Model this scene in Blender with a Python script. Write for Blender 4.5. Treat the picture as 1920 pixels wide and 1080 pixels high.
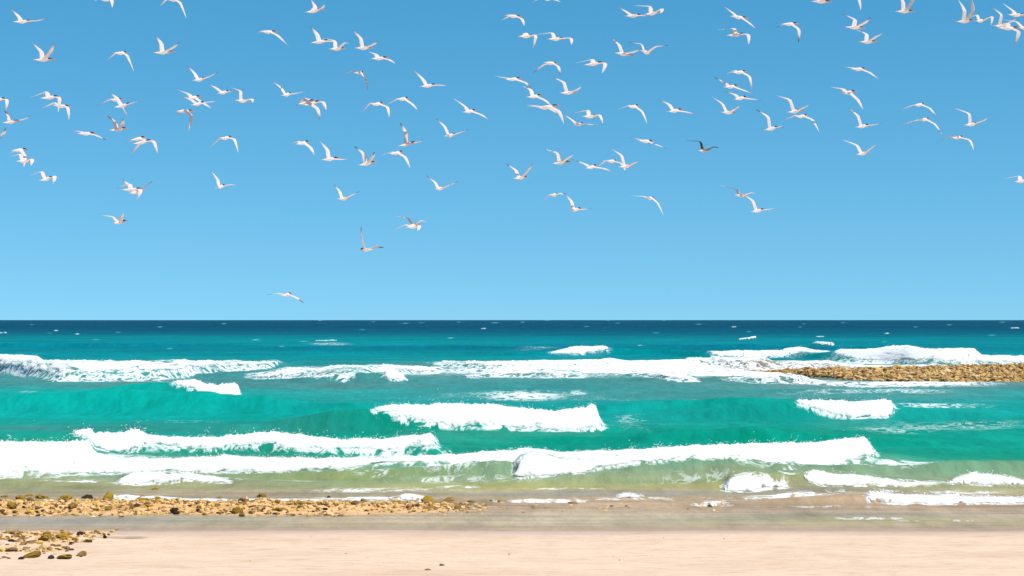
import bpy, bmesh, math, random
import numpy as np
from mathutils import Vector, noise as mnoise

random.seed(7)
np.random.seed(7)
rad = math.radians
for o in list(bpy.data.objects):
    bpy.data.objects.remove(o)
SC = bpy.context.scene
COL = SC.collection

# ------------------------------------------------------------------ camera
F = 3583.0            # focal length in photo pixels (photo is 1920 wide)
CAMH = 3.0            # eye height above the sea, m
HOR = 600.0           # horizon row in the photo
cam = bpy.data.cameras.new("camera")
cam.sensor_width = 36.0
cam.lens = 36.0 * F / 1920.0
cam.shift_y = (HOR - 540.0) / 1920.0
cam.clip_start = 0.1
cam.clip_end = 200000.0
camo = bpy.data.objects.new("camera", cam)
COL.objects.link(camo)
camo.location = (0, 0, CAMH)
camo.rotation_euler = (rad(90), 0, 0)
SC.camera = camo

# ------------------------------------------------------------------ sky, sun, exposure
SUN_ELEV, SUN_AZ = 58.0, 116.0       # azimuth clockwise from +Y (the view direction)
world = bpy.data.worlds.new("World")
SC.world = world
world.use_nodes = True
wn = world.node_tree.nodes
wl = world.node_tree.links
wn.clear()
sky = wn.new("ShaderNodeTexSky")
sky.sky_type = 'NISHITA'
sky.sun_disc = False
sky.sun_elevation = rad(SUN_ELEV)
sky.sun_rotation = rad(SUN_AZ)
sky.altitude = 0
sky.air_density = 0.7
sky.dust_density = 0.0
sky.ozone_density = 3.0
hs = wn.new("ShaderNodeHueSaturation")
hs.inputs['Hue'].default_value = 0.479
hs.inputs['Saturation'].default_value = 1.32
hs.inputs['Value'].default_value = 1.0
bg = wn.new("ShaderNodeBackground")
bg.inputs['Strength'].default_value = 0.089
wo = wn.new("ShaderNodeOutputWorld")
# a clear dry day: the pale band of the model's horizon is left out by reading the sky a few degrees higher
stc = wn.new("ShaderNodeTexCoord")
smp = wn.new("ShaderNodeMapping")
smp.inputs['Location'].default_value = (0, 0, 0.088)
smp.inputs['Scale'].default_value = (1, 1, 0.70)
wl.new(stc.outputs['Generated'], smp.inputs['Vector'])
wl.new(smp.outputs[0], sky.inputs['Vector'])
wl.new(sky.outputs[0], hs.inputs['Color'])
wl.new(hs.outputs[0], bg.inputs['Color'])
wl.new(bg.outputs[0], wo.inputs['Surface'])

sun = bpy.data.lights.new("sun", 'SUN')
sun.energy = 4.2
sun.angle = rad(0.53)
sun.color = (1.0, 0.96, 0.90)
suno = bpy.data.objects.new("sun", sun)
COL.objects.link(suno)
sd = Vector((math.sin(rad(SUN_AZ)) * math.cos(rad(SUN_ELEV)), math.cos(rad(SUN_AZ)) * math.cos(rad(SUN_ELEV)), math.sin(rad(SUN_ELEV))))
suno.rotation_euler = sd.to_track_quat('Z', 'Y').to_euler()
suno.location = (0, 0, 60)

SC.view_settings.view_transform = 'Standard'
SC.view_settings.look = 'None'
SC.view_settings.gamma = 1
SC.view_settings.use_curve_mapping = False
SC.view_settings.exposure = 0.62
SC.cycles.transparent_max_bounces = 24
SC.cycles.max_bounces = 6

# ------------------------------------------------------------------ helpers
def hash2(ix, iy, seed):
    h = (ix.astype(np.int64) * 374761393 + iy.astype(np.int64) * 668265263 + seed * 974634779) & 0xFFFFFFFF
    h = ((h ^ (h >> 13)) * 1274126177) & 0xFFFFFFFF
    h = ((h ^ (h >> 16)) * 2246822519) & 0xFFFFFFFF
    return (h ^ (h >> 15)) & 0xFFFFFFFF

def pnoise(x, y, seed=0):
    """gradient noise, about -1..1"""
    x, y = np.broadcast_arrays(np.asarray(x, float), np.asarray(y, float))
    ix, iy = np.floor(x), np.floor(y)
    fx, fy = x - ix, y - iy
    ux, uy = fx * fx * fx * (fx * (fx * 6 - 15) + 10), fy * fy * fy * (fy * (fy * 6 - 15) + 10)
    def g(dx, dy):
        a = hash2(ix + dx, iy + dy, seed) * (2 * math.pi / 4294967296.0)
        return np.cos(a) * (fx - dx) + np.sin(a) * (fy - dy)
    n0 = g(0, 0) * (1 - ux) + g(1, 0) * ux
    n1 = g(0, 1) * (1 - ux) + g(1, 1) * ux
    return (n0 * (1 - uy) + n1 * uy) * 1.5

def fbm(x, y, seed=0, octv=4, gain=0.5):
    t, a, s = 0, 1.0, 0
    for k in range(octv):
        t = t + a * pnoise(np.asarray(x) * 2.0 ** k + 17.3 * k, np.asarray(y) * 2.0 ** k - 9.1 * k, seed + 31 * k)
        s += a
        a *= gain
    return t / s

def sstep(a, b, x):
    t = np.clip((x - a) / (b - a), 0, 1)
    return t * t * (3 - 2 * t)

def s2l(c):
    c = np.asarray(c, float) / 255.0
    return np.where(c <= 0.04045, c / 12.92, ((c + 0.055) / 1.055) ** 2.4)

def link(name, me, mat=None, parent=None):
    o = bpy.data.objects.new(name, me)
    COL.objects.link(o)
    if mat is not None and len(me.materials) == 0:
        me.materials.append(mat)
    if parent is not None:
        o.parent = parent
    return o

def np_mesh(name, verts, quads, smooth=True, tris=None):
    me = bpy.data.meshes.new(name)
    nq = len(quads)
    nt = 0 if tris is None else len(tris)
    me.vertices.add(len(verts))
    me.vertices.foreach_set("co", np.ascontiguousarray(verts, dtype=np.float32).ravel())
    loops = np.asarray(quads, dtype=np.int32).ravel()
    tot = np.full(nq, 4, dtype=np.int32)
    if nt:
        loops = np.concatenate([loops, np.asarray(tris, dtype=np.int32).ravel()])
        tot = np.concatenate([tot, np.full(nt, 3, dtype=np.int32)])
    start = np.concatenate([[0], np.cumsum(tot)[:-1]]).astype(np.int32)
    me.loops.add(len(loops))
    me.loops.foreach_set("vertex_index", loops)
    me.polygons.add(nq + nt)
    me.polygons.foreach_set("loop_start", start)
    me.polygons.foreach_set("loop_total", tot)
    me.update(calc_edges=True)
    me.validate()
    me.polygons.foreach_set("use_smooth", np.full(len(me.polygons), smooth))
    return me

def grid_quads(nr, nc, keep=None, flip=False):
    i = np.arange(nr - 1)[:, None] * nc + np.arange(nc - 1)[None, :]
    q = np.stack([i, i + 1, i + nc + 1, i + nc], -1)
    if flip:
        q = q[..., ::-1]
    q = q.reshape(-1, 4)
    if keep is not None:
        q = q[keep.ravel()]
    return q

def compact(verts, quads, attrs):
    used = np.unique(quads)
    remap = np.full(len(verts), -1, dtype=np.int64)
    remap[used] = np.arange(len(used))
    return verts[used], remap[quads], [a[used] for a in attrs]

def set_float(me, name, v):
    a = me.attributes.new(name, 'FLOAT', 'POINT')
    a.data.foreach_set("value", np.ascontiguousarray(v, dtype=np.float32).ravel())

def set_col(me, name, c):
    a = me.attributes.new(name, 'FLOAT_COLOR', 'POINT')
    full = np.ones((len(c), 4), dtype=np.float32)
    full[:, :3] = c
    a.data.foreach_set("color", full.ravel())

class NT:
    """small wrapper for building node materials"""
    def __init__(self, name):
        self.m = bpy.data.materials.new(name)
        self.m.use_nodes = True
        self.t = self.m.node_tree
        self.t.nodes.clear()
        self.out = self.t.nodes.new("ShaderNodeOutputMaterial")
    def n(self, kind, **kw):
        nd = self.t.nodes.new("ShaderNode" + kind)
        for k, v in kw.items():
            if k.startswith("i_"):
                key = k[2:]
                key = int(key) if key.isdigit() else key.replace("_", " ")
                if hasattr(v, "is_output"):
                    self.t.links.new(v, nd.inputs[key])
                else:
                    nd.inputs[key].default_value = v
            else:
                setattr(nd, k, v)
        return nd
    def math(self, op, a, b=0.0, clamp=False):
        nd = self.t.nodes.new("ShaderNodeMath")
        nd.operation = op
        nd.use_clamp = clamp
        for i, v in enumerate((a, b)):
            if hasattr(v, "is_output"):
                self.t.links.new(v, nd.inputs[i])
            else:
                nd.inputs[i].default_value = v
        return nd.outputs[0]
    def mixc(self, fac, a, b, blend='MIX'):
        nd = self.t.nodes.new("ShaderNodeMix")
        nd.data_type = 'RGBA'
        nd.blend_type = blend
        for key, v in ((0, fac), (6, a), (7, b)):
            if hasattr(v, "is_output"):
                self.t.links.new(v, nd.inputs[key])
            else:
                nd.inputs[key].default_value = v if key == 0 else (*v, 1.0)[:4]
        return nd.outputs[2]
    def ramp(self, fac, stops):
        nd = self.t.nodes.new("ShaderNodeValToRGB")
        self.t.links.new(fac, nd.inputs[0])
        cr = nd.color_ramp
        while len(cr.elements) > 1:
            cr.elements.remove(cr.elements[-1])
        for k, (p, c) in enumerate(stops):
            e = cr.elements[0] if k == 0 else cr.elements.new(p)
            e.position = p
            e.color = (*c, 1.0) if len(c) == 3 else c
        return nd.outputs[0]
    def l(self, a, b):
        self.t.links.new(a, b)
    def noise(self, vec, scale, detail=4.0, rough=0.5, dist=0.0):
        nd = self.n("TexNoise")
        nd.inputs['Scale'].default_value = scale
        nd.inputs['Detail'].default_value = detail
        nd.inputs['Roughness'].default_value = rough
        nd.inputs['Distortion'].default_value = dist
        self.l(vec, nd.inputs['Vector'])
        return nd.outputs['Fac']
    def scaled(self, vec, s):
        nd = self.n("Mapping")
        nd.inputs['Scale'].default_value = s
        self.l(vec, nd.inputs['Vector'])
        return nd.outputs[0]

def tag(o, label=None, cat=None, group=None, kind=None):
    if label: o["label"] = label
    if cat: o["category"] = cat
    if group: o["group"] = group
    if kind: o["kind"] = kind
    return o

def px2x(px, D):
    return (np.asarray(px) - 960.0) / F * D

def row2D(y):
    return F * CAMH / (np.asarray(y, float) - HOR)
# ------------------------------------------------------------------ materials
GAIN = 2.0           # how bright a white diffuse surface in the sun renders here; divides photo colours into base colours

def mat_sea():
    k = NT("sea_water")
    tint = k.n("Attribute", attribute_name="tint").outputs['Color']
    lace = k.n("Attribute", attribute_name="lace").outputs['Fac']
    cover = k.n("Attribute", attribute_name="cover").outputs['Fac']
    pos = k.n("NewGeometry").outputs['Position']
    # sediment and depth mottling, its contrast raised to paint in the shading of chop
    m1 = k.noise(k.scaled(pos, (0.10, 0.05, 0.1)), 1.0, 5, 0.6)
    m2 = k.noise(k.scaled(pos, (0.9, 0.28, 0.5)), 1.0, 5, 0.65)
    mm = k.math('ADD', k.math('MULTIPLY', m1, 0.5), k.math('MULTIPLY', m2, 0.5))
    m3 = k.noise(k.scaled(pos, (3.2, 0.8, 1.0)), 1.0, 4, 0.6)
    var = k.math('ADD', k.math('MULTIPLY', k.math('ADD', k.math('MULTIPLY', mm, 0.68), k.math('MULTIPLY', m3, 0.32)), 1.8), 0.07)
    colv = k.n("VectorMath", operation='SCALE')
    k.l(tint, colv.inputs[0]); k.l(var, colv.inputs['Scale'])
    # thin foam lace
    lv = k.scaled(pos, (1.15, 0.6, 0.6))
    w = k.n("TexNoise"); w.inputs['Scale'].default_value = 1.6; w.inputs['Detail'].default_value = 8; w.inputs['Roughness'].default_value = 0.68; w.inputs['Distortion'].default_value = 0.6
    k.l(lv, w.inputs['Vector'])
    rid = k.math('SUBTRACT', 1.0, k.math('MULTIPLY', k.math('ABSOLUTE', k.math('SUBTRACT', w.outputs['Fac'], 0.5)), 5.0))
    big = k.noise(k.scaled(pos, (0.25, 0.12, 0.2)), 1.0, 4, 0.6)
    pat = k.math('ADD', k.math('MULTIPLY', rid, 0.55), k.math('MULTIPLY', big, 0.45))
    th = k.math('SUBTRACT', 1.04, k.math('MULTIPLY', lace, 0.85))
    lf = k.n("MapRange"); lf.clamp = True
    k.l(k.math('SUBTRACT', pat, th), lf.inputs['Value'])
    lf.inputs['From Min'].default_value = -0.05; lf.inputs['From Max'].default_value = 0.17
    col = k.mixc(k.math('MULTIPLY', lf.outputs[0], 0.92), colv.outputs[0], (0.80, 0.82, 0.83))
    # ripples
    r1 = k.noise(k.scaled(pos, (2.2, 1.1, 1.0)), 1.0, 6, 0.62)
    r2 = k.noise(k.scaled(pos, (0.5, 0.35, 1.0)), 1.0, 3, 0.55)
    bmp = k.n("Bump"); bmp.inputs['Strength'].default_value = 0.55; bmp.inputs['Distance'].default_value = 0.14
    k.l(k.math('ADD', r1, k.math('MULTIPLY', r2, 1.5)), bmp.inputs['Height'])
    df = k.n("BsdfDiffuse"); k.l(col, df.inputs['Color']); k.l(bmp.outputs[0], df.inputs['Normal'])
    gl = k.n("BsdfGlossy"); gl.inputs['Roughness'].default_value = 0.18; gl.inputs['Color'].default_value = (1, 1, 1, 1); k.l(bmp.outputs[0], gl.inputs['Normal'])
    fr = k.n("Fresnel"); fr.inputs['IOR'].default_value = 1.33; k.l(bmp.outputs[0], fr.inputs['Normal'])
    fac = k.math('MINIMUM', k.math('MULTIPLY', fr.outputs[0], 0.2), 0.055)
    fac = k.math('MULTIPLY', fac, k.math('SUBTRACT', 1.0, lf.outputs[0]))
    mx = k.n("MixShader"); k.l(fac, mx.inputs[0]); k.l(df.outputs[0], mx.inputs[1]); k.l(gl.outputs[0], mx.inputs[2])
    tr = k.n("BsdfTransparent")
    cv = k.math('MAXIMUM', cover, k.math('MULTIPLY', lf.outputs[0], 0.9))
    mt = k.n("MixShader"); k.l(cv, mt.inputs[0]); k.l(tr.outputs[0], mt.inputs[1]); k.l(mx.outputs[0], mt.inputs[2])
    k.l(mt.outputs[0], k.out.inputs['Surface'])
    return k.m

def mat_foam():
    k = NT("sea_foam")
    dens = k.n("Attribute", attribute_name="foamy").outputs['Fac']
    pos = k.n("NewGeometry").outputs['Position']
    f1 = k.noise(pos, 9.0, 7, 0.72)
    f2 = k.noise(pos, 2.2, 4, 0.6)
    al = k.n("MapRange"); al.clamp = True
    k.l(k.math('ADD', dens, k.math('MULTIPLY', k.math('SUBTRACT', k.math('ADD', k.math('MULTIPLY', f1, .6), k.math('MULTIPLY', f2, .4)), 0.5), 2.1)), al.inputs['Value'])
    al.inputs['From Min'].default_value = 0.10; al.inputs['From Max'].default_value = 0.55
    # foam is a scattering volume: light spreads inside it, so its shading follows the lumps only softly
    bm = k.n("Bump"); bm.inputs['Strength'].default_value = 0.35; bm.inputs['Distance'].default_value = 0.04
    k.l(f1, bm.inputs['Height'])
    nm = k.n("Mix", data_type='VECTOR'); nm.inputs[0].default_value = 0.62
    k.l(bm.outputs[0], nm.inputs[4]); nm.inputs[5].default_value = (0, 0, 1)
    nn = k.n("VectorMath", operation='NORMALIZE'); k.l(nm.outputs[1], nn.inputs[0])
    col = k.mixc(f2, (0.84, 0.86, 0.87), (0.90, 0.90, 0.90))
    df = k.n("BsdfDiffuse"); k.l(col, df.inputs['Color']); k.l(nn.outputs[0], df.inputs['Normal'])
    tl = k.n("BsdfTranslucent"); k.l(col, tl.inputs['Color'])
    ms = k.n("MixShader"); ms.inputs[0].default_value = 0.42; k.l(df.outputs[0], ms.inputs[1]); k.l(tl.outputs[0], ms.inputs[2])
    tr = k.n("BsdfTransparent")
    mt = k.n("MixShader"); k.l(al.outputs[0], mt.inputs[0]); k.l(tr.outputs[0], mt.inputs[1]); k.l(ms.outputs[0], mt.inputs[2])
    k.l(mt.outputs[0], k.out.inputs['Surface'])
    return k.m

def mat_sand():
    k = NT("beach_sand")
    wet = k.n("Attribute", attribute_name="wet").outputs['Fac']
    ochre = k.n("Attribute", attribute_name="ochre").outputs['Fac']
    pos = k.n("NewGeometry").outputs['Position']
    n1 = k.noise(k.scaled(pos, (0.45, 0.9, 1.0)), 1.0, 7, 0.68)
    n2 = k.noise(k.scaled(pos, (3.0, 7.0, 3.0)), 1.0, 6, 0.7)
    n3 = k.noise(pos, 90.0, 3, 0.7)
    base = k.ramp(n1, [(0.30, (0.53, 0.375, 0.255)), (0.5, (0.60, 0.434, 0.312)), (0.72, (0.63, 0.464, 0.345))])
    streak = k.ramp(n2, [(0.33, (0.78, 0.72, 0.66)), (0.5, (1, 1, 1)), (0.72, (1.04, 1.03, 1.02))])
    c = k.mixc(0.75, base, streak, 'MULTIPLY')
    grain = k.ramp(n3, [(0.3, (0.82, 0.8, 0.78)), (0.5, (1, 1, 1)), (0.7, (1.06, 1.05, 1.04))])
    c = k.mixc(0.55, c, grain, 'MULTIPLY')
    # scattered shell and weed specks
    sp = k.n("TexVoronoi"); sp.inputs['Scale'].default_value = 7.0; sp.inputs['Randomness'].default_value = 1.0
    k.l(k.scaled(pos, (1, 1, 0.2)), sp.inputs['Vector'])
    spm = k.noise(pos, 0.8, 3, 0.6)
    spk = k.math('MULTIPLY', k.math('LESS_THAN', sp.outputs['Distance'], 0.085), k.math('GREATER_THAN', spm, 0.5))
    c = k.mixc(k.math('MULTIPLY', spk, 0.7), c, (0.22, 0.12, 0.06))
    oc = k.ramp(k.noise(k.scaled(pos, (2.2, 2.2, 2.0)), 1.0, 6, 0.7), [(0.3, (0.36, 0.19, 0.06)), (0.5, (0.56, 0.33, 0.135)), (0.7, (0.66, 0.43, 0.22))])
    c = k.mixc(ochre, c, oc)
    wetc = k.mixc(1.0, c, (0.90, 0.87, 0.86), 'MULTIPLY')
    c = k.mixc(wet, c, wetc)
    bm = k.n("Bump"); bm.inputs['Strength'].default_value = 0.5; bm.inputs['Distance'].default_value = 0.03
    k.l(k.math('ADD', n2, k.math('MULTIPLY', n3, 0.25)), bm.inputs['Height'])
    p = k.n("BsdfPrincipled")
    k.l(c, p.inputs['Base Color']); k.l(bm.outputs[0], p.inputs['Normal'])
    rg = k.math('SUBTRACT', 0.95, k.math('MULTIPLY', wet, 0.55))
    k.l(rg, p.inputs['Roughness'])
    p.inputs['Specular IOR Level'].default_value = 0.25
    k.l(p.outputs[0], k.out.inputs['Surface'])
    return k.m

def mat_rock(name, lo, mid, hi, moss, mossamt):
    k = NT(name)
    tc = k.n("TexCoord").outputs['Object']
    oi = k.n("ObjectInfo").outputs['Random']
    off = k.n("VectorMath", operation='ADD'); k.l(tc, off.inputs[0])
    cmb = k.n("CombineXYZ"); k.l(k.math('MULTIPLY', oi, 40.0), cmb.inputs[0]); k.l(cmb.outputs[0], off.inputs[1])
    v = off.outputs[0]
    n1 = k.noise(v, 1.6, 6, 0.7)
    n2 = k.noise(v, 7.0, 5, 0.7)
    c = k.ramp(n1, [(0.28, lo), (0.5, mid), (0.72, hi)])
    pit = k.ramp(n2, [(0.32, (0.30, 0.26, 0.22)), (0.46, (1, 1, 1))])
    c = k.mixc(0.8, c, pit, 'MULTIPLY')
    mn = k.noise(v, 1.1, 4, 0.6)
    nz = k.n("SeparateXYZ"); k.l(k.n("NewGeometry").outputs['Normal'], nz.inputs[0])
    mask = k.ramp(k.math('ADD', mn, k.math('MULTIPLY', nz.outputs[2], 0.22)), [(0.72 - mossamt, (0, 0, 0)), (0.82 - mossamt, (1, 1, 1))])
    c = k.mixc(mask, c, moss)
    sh = k.ramp(oi, [(0.0, (0.72, 0.70, 0.70)), (0.5, (1, 1, 1)), (1.0, (1.2, 1.15, 1.1))])
    c = k.mixc(1.0, c, sh, 'MULTIPLY')
    bm = k.n("Bump"); bm.inputs['Strength'].default_value = 0.8; bm.inputs['Distance'].default_value = 0.25
    k.l(n2, bm.inputs['Height'])
    p = k.n("BsdfPrincipled"); k.l(c, p.inputs['Base Color']); p.inputs['Roughness'].default_value = 0.85
    p.inputs['Specular IOR Level'].default_value = 0.2
    k.l(bm.outputs[0], p.inputs['Normal'])
    k.l(p.outputs[0], k.out.inputs['Surface'])
    return k.m

def mat_bird():
    k = NT("tern_feathers")
    col = k.n("Attribute", attribute_name="plumage").outputs['Color']
    tc = k.n("TexCoord").outputs['Object']
    n1 = k.noise(k.scaled(tc, (30, 30, 30)), 1.0, 4, 0.6)
    g = k.ramp(n1, [(0.3, (0.9, 0.89, 0.88)), (0.6, (1, 1, 1))])
    c = k.mixc(1.0, col, g, 'MULTIPLY')
    df = k.n("BsdfDiffuse"); k.l(c, df.inputs['Color'])
    tl = k.n("BsdfTranslucent"); k.l(k.mixc(1.0, c, (1.0, 0.90, 0.86), 'MULTIPLY'), tl.inputs['Color'])
    ms = k.n("MixShader"); ms.inputs[0].default_value = 0.62
    k.l(df.outputs[0], ms.inputs[1]); k.l(tl.outputs[0], ms.inputs[2])
    k.l(ms.outputs[0], k.out.inputs['Surface'])
    return k.m

M_SEA, M_FOAM, M_SAND, M_BIRD = mat_sea(), mat_foam(), mat_sand(), mat_bird()
M_TAN = mat_rock("coral_rock_tan", (0.22, 0.11, 0.035), (0.54, 0.31, 0.115), (0.68, 0.45, 0.20), (0.42, 0.25, 0.035), 0.08)
M_GOLD = mat_rock("coral_rock_golden_algae", (0.17, 0.09, 0.02), (0.40, 0.235, 0.06), (0.55, 0.36, 0.13), (0.60, 0.37, 0.035), 0.22)
M_DARK = mat_rock("coral_rock_dark", (0.03, 0.02, 0.015), (0.09, 0.055, 0.035), (0.20, 0.12, 0.07), (0.16, 0.11, 0.03), 0.0)
M_REEF = mat_rock("reef_rubble", (0.18, 0.10, 0.036), (0.48, 0.28, 0.11), (0.64, 0.42, 0.20), (0.38, 0.25, 0.04), 0.06)

# ------------------------------------------------------------------ breakers traced as (pixel column, crest row, toe row); k = run of the front per metre of height
BRK = [
 (6, [(-400,667,694),(0,670,695),(43,675,703),(100,678,712),(150,679,717),(200,680,716),(293,679,713),(340,679,703),(400,679,696),(480,678,692),(517,677,684),(526,680,682)]),
 (3, [(-400,664,672),(20,666,673),(70,668,677),(80,674,678)]),
 (7, [(462,703,706),(500,699,708),(535,690,710),(600,688,713),(660,686,713),(700,685,706),(760,685,700),(820,688,698),(832,692,696)]),
 (2, [(718,699,705),(728,695,710),(740,697,713),(755,703,715),(763,712,715)]),
 (9, [(815,680,690),(900,679,692),(1000,678,690),(1080,678,689),(1150,677,688),(1185,682,689)]),
 (9, [(875,704,707),(960,698,707),(1000,694,706),(1080,700,710),(1095,706,711)]),
 (8, [(1268,681,690),(1313,677,688),(1380,677,690),(1413,675,692),(1432,674,692),(1447,684,692)]),
 (9, [(1440,684,692),(1500,683,692),(1550,681,691),(1600,686,691),(1700,685,690),(1765,684,688)]),
 (4, [(1330,659,661),(1350,660,666),(1377,658,669),(1447,658,668),(1513,659,666),(1530,661,668),(1555,662,669),(1562,665,668)]),
 (4, [(1565,661,664),(1577,658,667),(1617,658,675),(1667,652,678),(1697,651,678),(1747,656,676),(1763,657,682),(1813,656,687),(1827,657,687),(1840,668,686),(1920,669,683),(2400,669,683)]),
 (7, [(1355,711,713),(1413,705,720),(1463,704,720),(1500,709,721),(1548,719,722)]),
 (7, [(1185,704,707),(1240,703,710),(1280,704,714),(1306,714,716)]),
 (3, [(1033,660,662),(1055,656,663),(1075,651,665),(1090,650,665),(1105,651,661),(1125,650,657),(1141,652,655)]),
 (3, [(1183,650,652),(1200,649,653),(1214,650,653)]),
 (5, [(1522,645,646),(1535,642,648),(1550,642,649.5),(1560,643.5,650),(1566,647,649)]),
 (3, [(1384,637,639),(1400,634,639),(1417,632,636),(1420,634,636)]),
 (2, [(322,717,719),(345,716,724),(365,716,733),(385,720,738),(410,723,743),(437,719,747),(445,720,747),(452,735,747),(456,745,747)]),
 (2, [(700,780,782),(730,776,786),(760,773,793),(800,773,798),(840,771,803),(862,771,804),(900,771,801),(960,774,807),(1000,776,809),(1040,778,810),(1080,774,809),(1100,770,808),(1111,764,808),(1118,773,808),(1126,790,807),(1134,803,806)]),
 (2, [(1495,754,757),(1520,757,767),(1550,757,777),(1580,758,783),(1600,760,785),(1640,758,786),(1660,757,786),(1672,762,785),(1681,772,778)]),
 (2.2, [(135,833,838),(163,829,850),(200,822,858),(235,818,856),(248,813,853),(262,816,848),(277,822,838),(317,824,843),(370,824,845),(413,824,845),(440,822,839),(493,817,836),(547,818,841),(600,823,842),(640,827,843),(667,823,844),(707,827,846),(733,824,848),(767,821,842),(807,819,840),(817,824,839),(825,836,838)]),
 (4, [(-400,836,897),(0,838,896),(25,838,891),(50,838,886),(100,837,887),(167,836,888),(178,858,888),(240,866,888),(317,866,887),(420,861,887),(467,862,888),(560,864,888),(640,865,886),(700,866,878),(740,866,874),(790,864,873),(850,859,875),(880,857,876),(940,853,878),(975,853,875),(1050,857,873),(1113,853,873),(1200,851,876),(1267,848,880),(1347,845,878),(1413,843,878),(1493,840,881),(1540,838,882),(1580,835,878),(1608,832,873),(1621,830,870),(1631,840,868),(1645,857,864)]),
 (2, [(962,886,893),(975,868,898),(990,856,899),(1000,855,899),(1030,864,898),(1060,874,899),(1100,875,898),(1130,874,891),(1170,872,886),(1250,872,882),(1300,876,882),(1390,881,886)]),
 (3, [(218,905,907),(235,895,908),(260,888,908),(300,889,905),(315,892,904),(345,889,899),(380,893,902),(432,901,904)]),
 (2.5, [(1355,919,921),(1370,904,923),(1395,899,924),(1415,900,923),(1430,903,917),(1455,909,915),(1480,914,916)]),
 (2.5, [(1505,896,898),(1515,892,910),(1540,893,917),(1570,898,918),(1600,897,916),(1630,901,912),(1660,905,912),(1705,910,913)]),
 (2.5, [(1775,912,915),(1795,902,912),(1815,896,912),(1830,893,914),(1860,896,914),(1880,897,912),(1920,905,913),(2400,905,913)]),
 (3, [(1622,929,937),(1635,926,943),(1660,927,944),(1680,931,945),(1760,933,946),(1795,928,946),(1800,934,945),(1850,935,945),(1920,937,944),(2400,935,944)]),
 (5, [(1378,885,888),(1410,880,895),(1440,882,896),(1472,889,893)]),
 (8, [(212,932,934),(235,930,935),(260,932,938),(300,933,939),(332,936,938)]),
 (6, [(742,935,939),(760,930,942),(780,931,941),(803,936,940)]),
 (5, [(1153,936,939),(1170,929,935),(1190,931,935),(1208,934,936)]),
 (8, [(1298,945,948),(1320,944,950),(1345,943,950),(1372,946,948)]),
 (8, [(1436,935,939),(1480,932,938),(1545,935,937)]),
]
# whitecaps near the horizon: column, row, half width, height
FLECKS = [(5,624,10,3),(105,620,5,2),(145,626,5,2.6),(93,625,5,1.6),(300,613,6,1.4),(480,637,9,1.8),(528,651,7,2.4),(612,639,22,2.4),(570,641,10,1.8),(760,606,9,1.4),
        (790,605,5,1.2),(860,604,4,1.2),(907,616,6,2),(928,605,9,1.6),(980,604,3,1.4),(1158,606,4,1.4),(1376,613,6,2),(1507,607,3,1.4),(1538,631,9,2),(1581,605,4,1.4),
        (1663,625,5,2.4),(1717,613,4,1.6),(1880,604,7,1.8),(1903,615,10,2.4),(1658,641,4,1.5),(318,654,6,1.6),(845,634,7,1.6),(1500,613,4,1.2),(1404,622,4,1.6),
        (1298,651,8,1.8),(25,649,4,1.5),(222,623,6,1.2),(1026,600.8,5,1),(1140,601,5,1),(600,601,5,1),(700,603,4,1),(1245,601,4,1),(1310,608,6,1.2),(420,607,5,1.2),(1780,609,5,1.2),(60,609,5,1.2),(1100,612,6,1.2),(680,618,7,1.3),(1230,624,7,1.3),(1860,628,8,1.4),(180,637,8,1.4)]
for cx, cy, hw, ht in FLECKS:
    if ht <= 1.9:
        continue
    ht *= .62; cy += ht * .3
    BRK.append((2, [(cx - hw, cy + ht * .4, cy + ht), (cx - hw * .3, cy, cy + ht), (cx + hw * .5, cy - ht * .2, cy + ht), (cx + hw, cy + ht * .5, cy + ht * .8)]))

def blur(a, n):
    n = int(max(1, n))
    w = np.hanning(2 * n + 3)[1:-1]
    w /= w.sum()
    p = np.concatenate([np.full(n, a[0]), a, np.full(n, a[-1])])
    return np.convolve(p, w, 'valid')

SWELL = [  # unbroken crests
 (4, [(-500,752,772),(-60,747,772),(120,739,772),(260,735,772),(400,740,772),(540,752,772)]), (3, [(1080,766,773),(1180,759,773),(1330,751,773),(1480,753,773),(1560,762,773)]),
 (3, [(480,803,808),(640,795,808),(800,800,808)]), (4, [(1190,818,829),(1300,808,829),(1420,804,829),(1540,815,829)]), (3, [(600,650,654),(800,647.5,654),(1100,649,654)]),
 (3, [(1260,650,654),(1400,647.5,654),(1560,650,654)]), (3, [(-300,645,650),(150,643.5,650),(420,646,650)]), (2.5, [(1680,878,892),(1790,869,892),(1880,868,892),(2300,872,892)]),
 (2.5, [(600,886,893),(760,877,893),(860,872,893),(950,875,893),(990,884,893)]), (2.5, [(1210,884,906),(1290,876,906),(1360,880,906),(1440,892,906)]), (3, [(60,908,914),(20,901,914),(-60,903,914),(-300,906,914)][::-1]),
]

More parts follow.
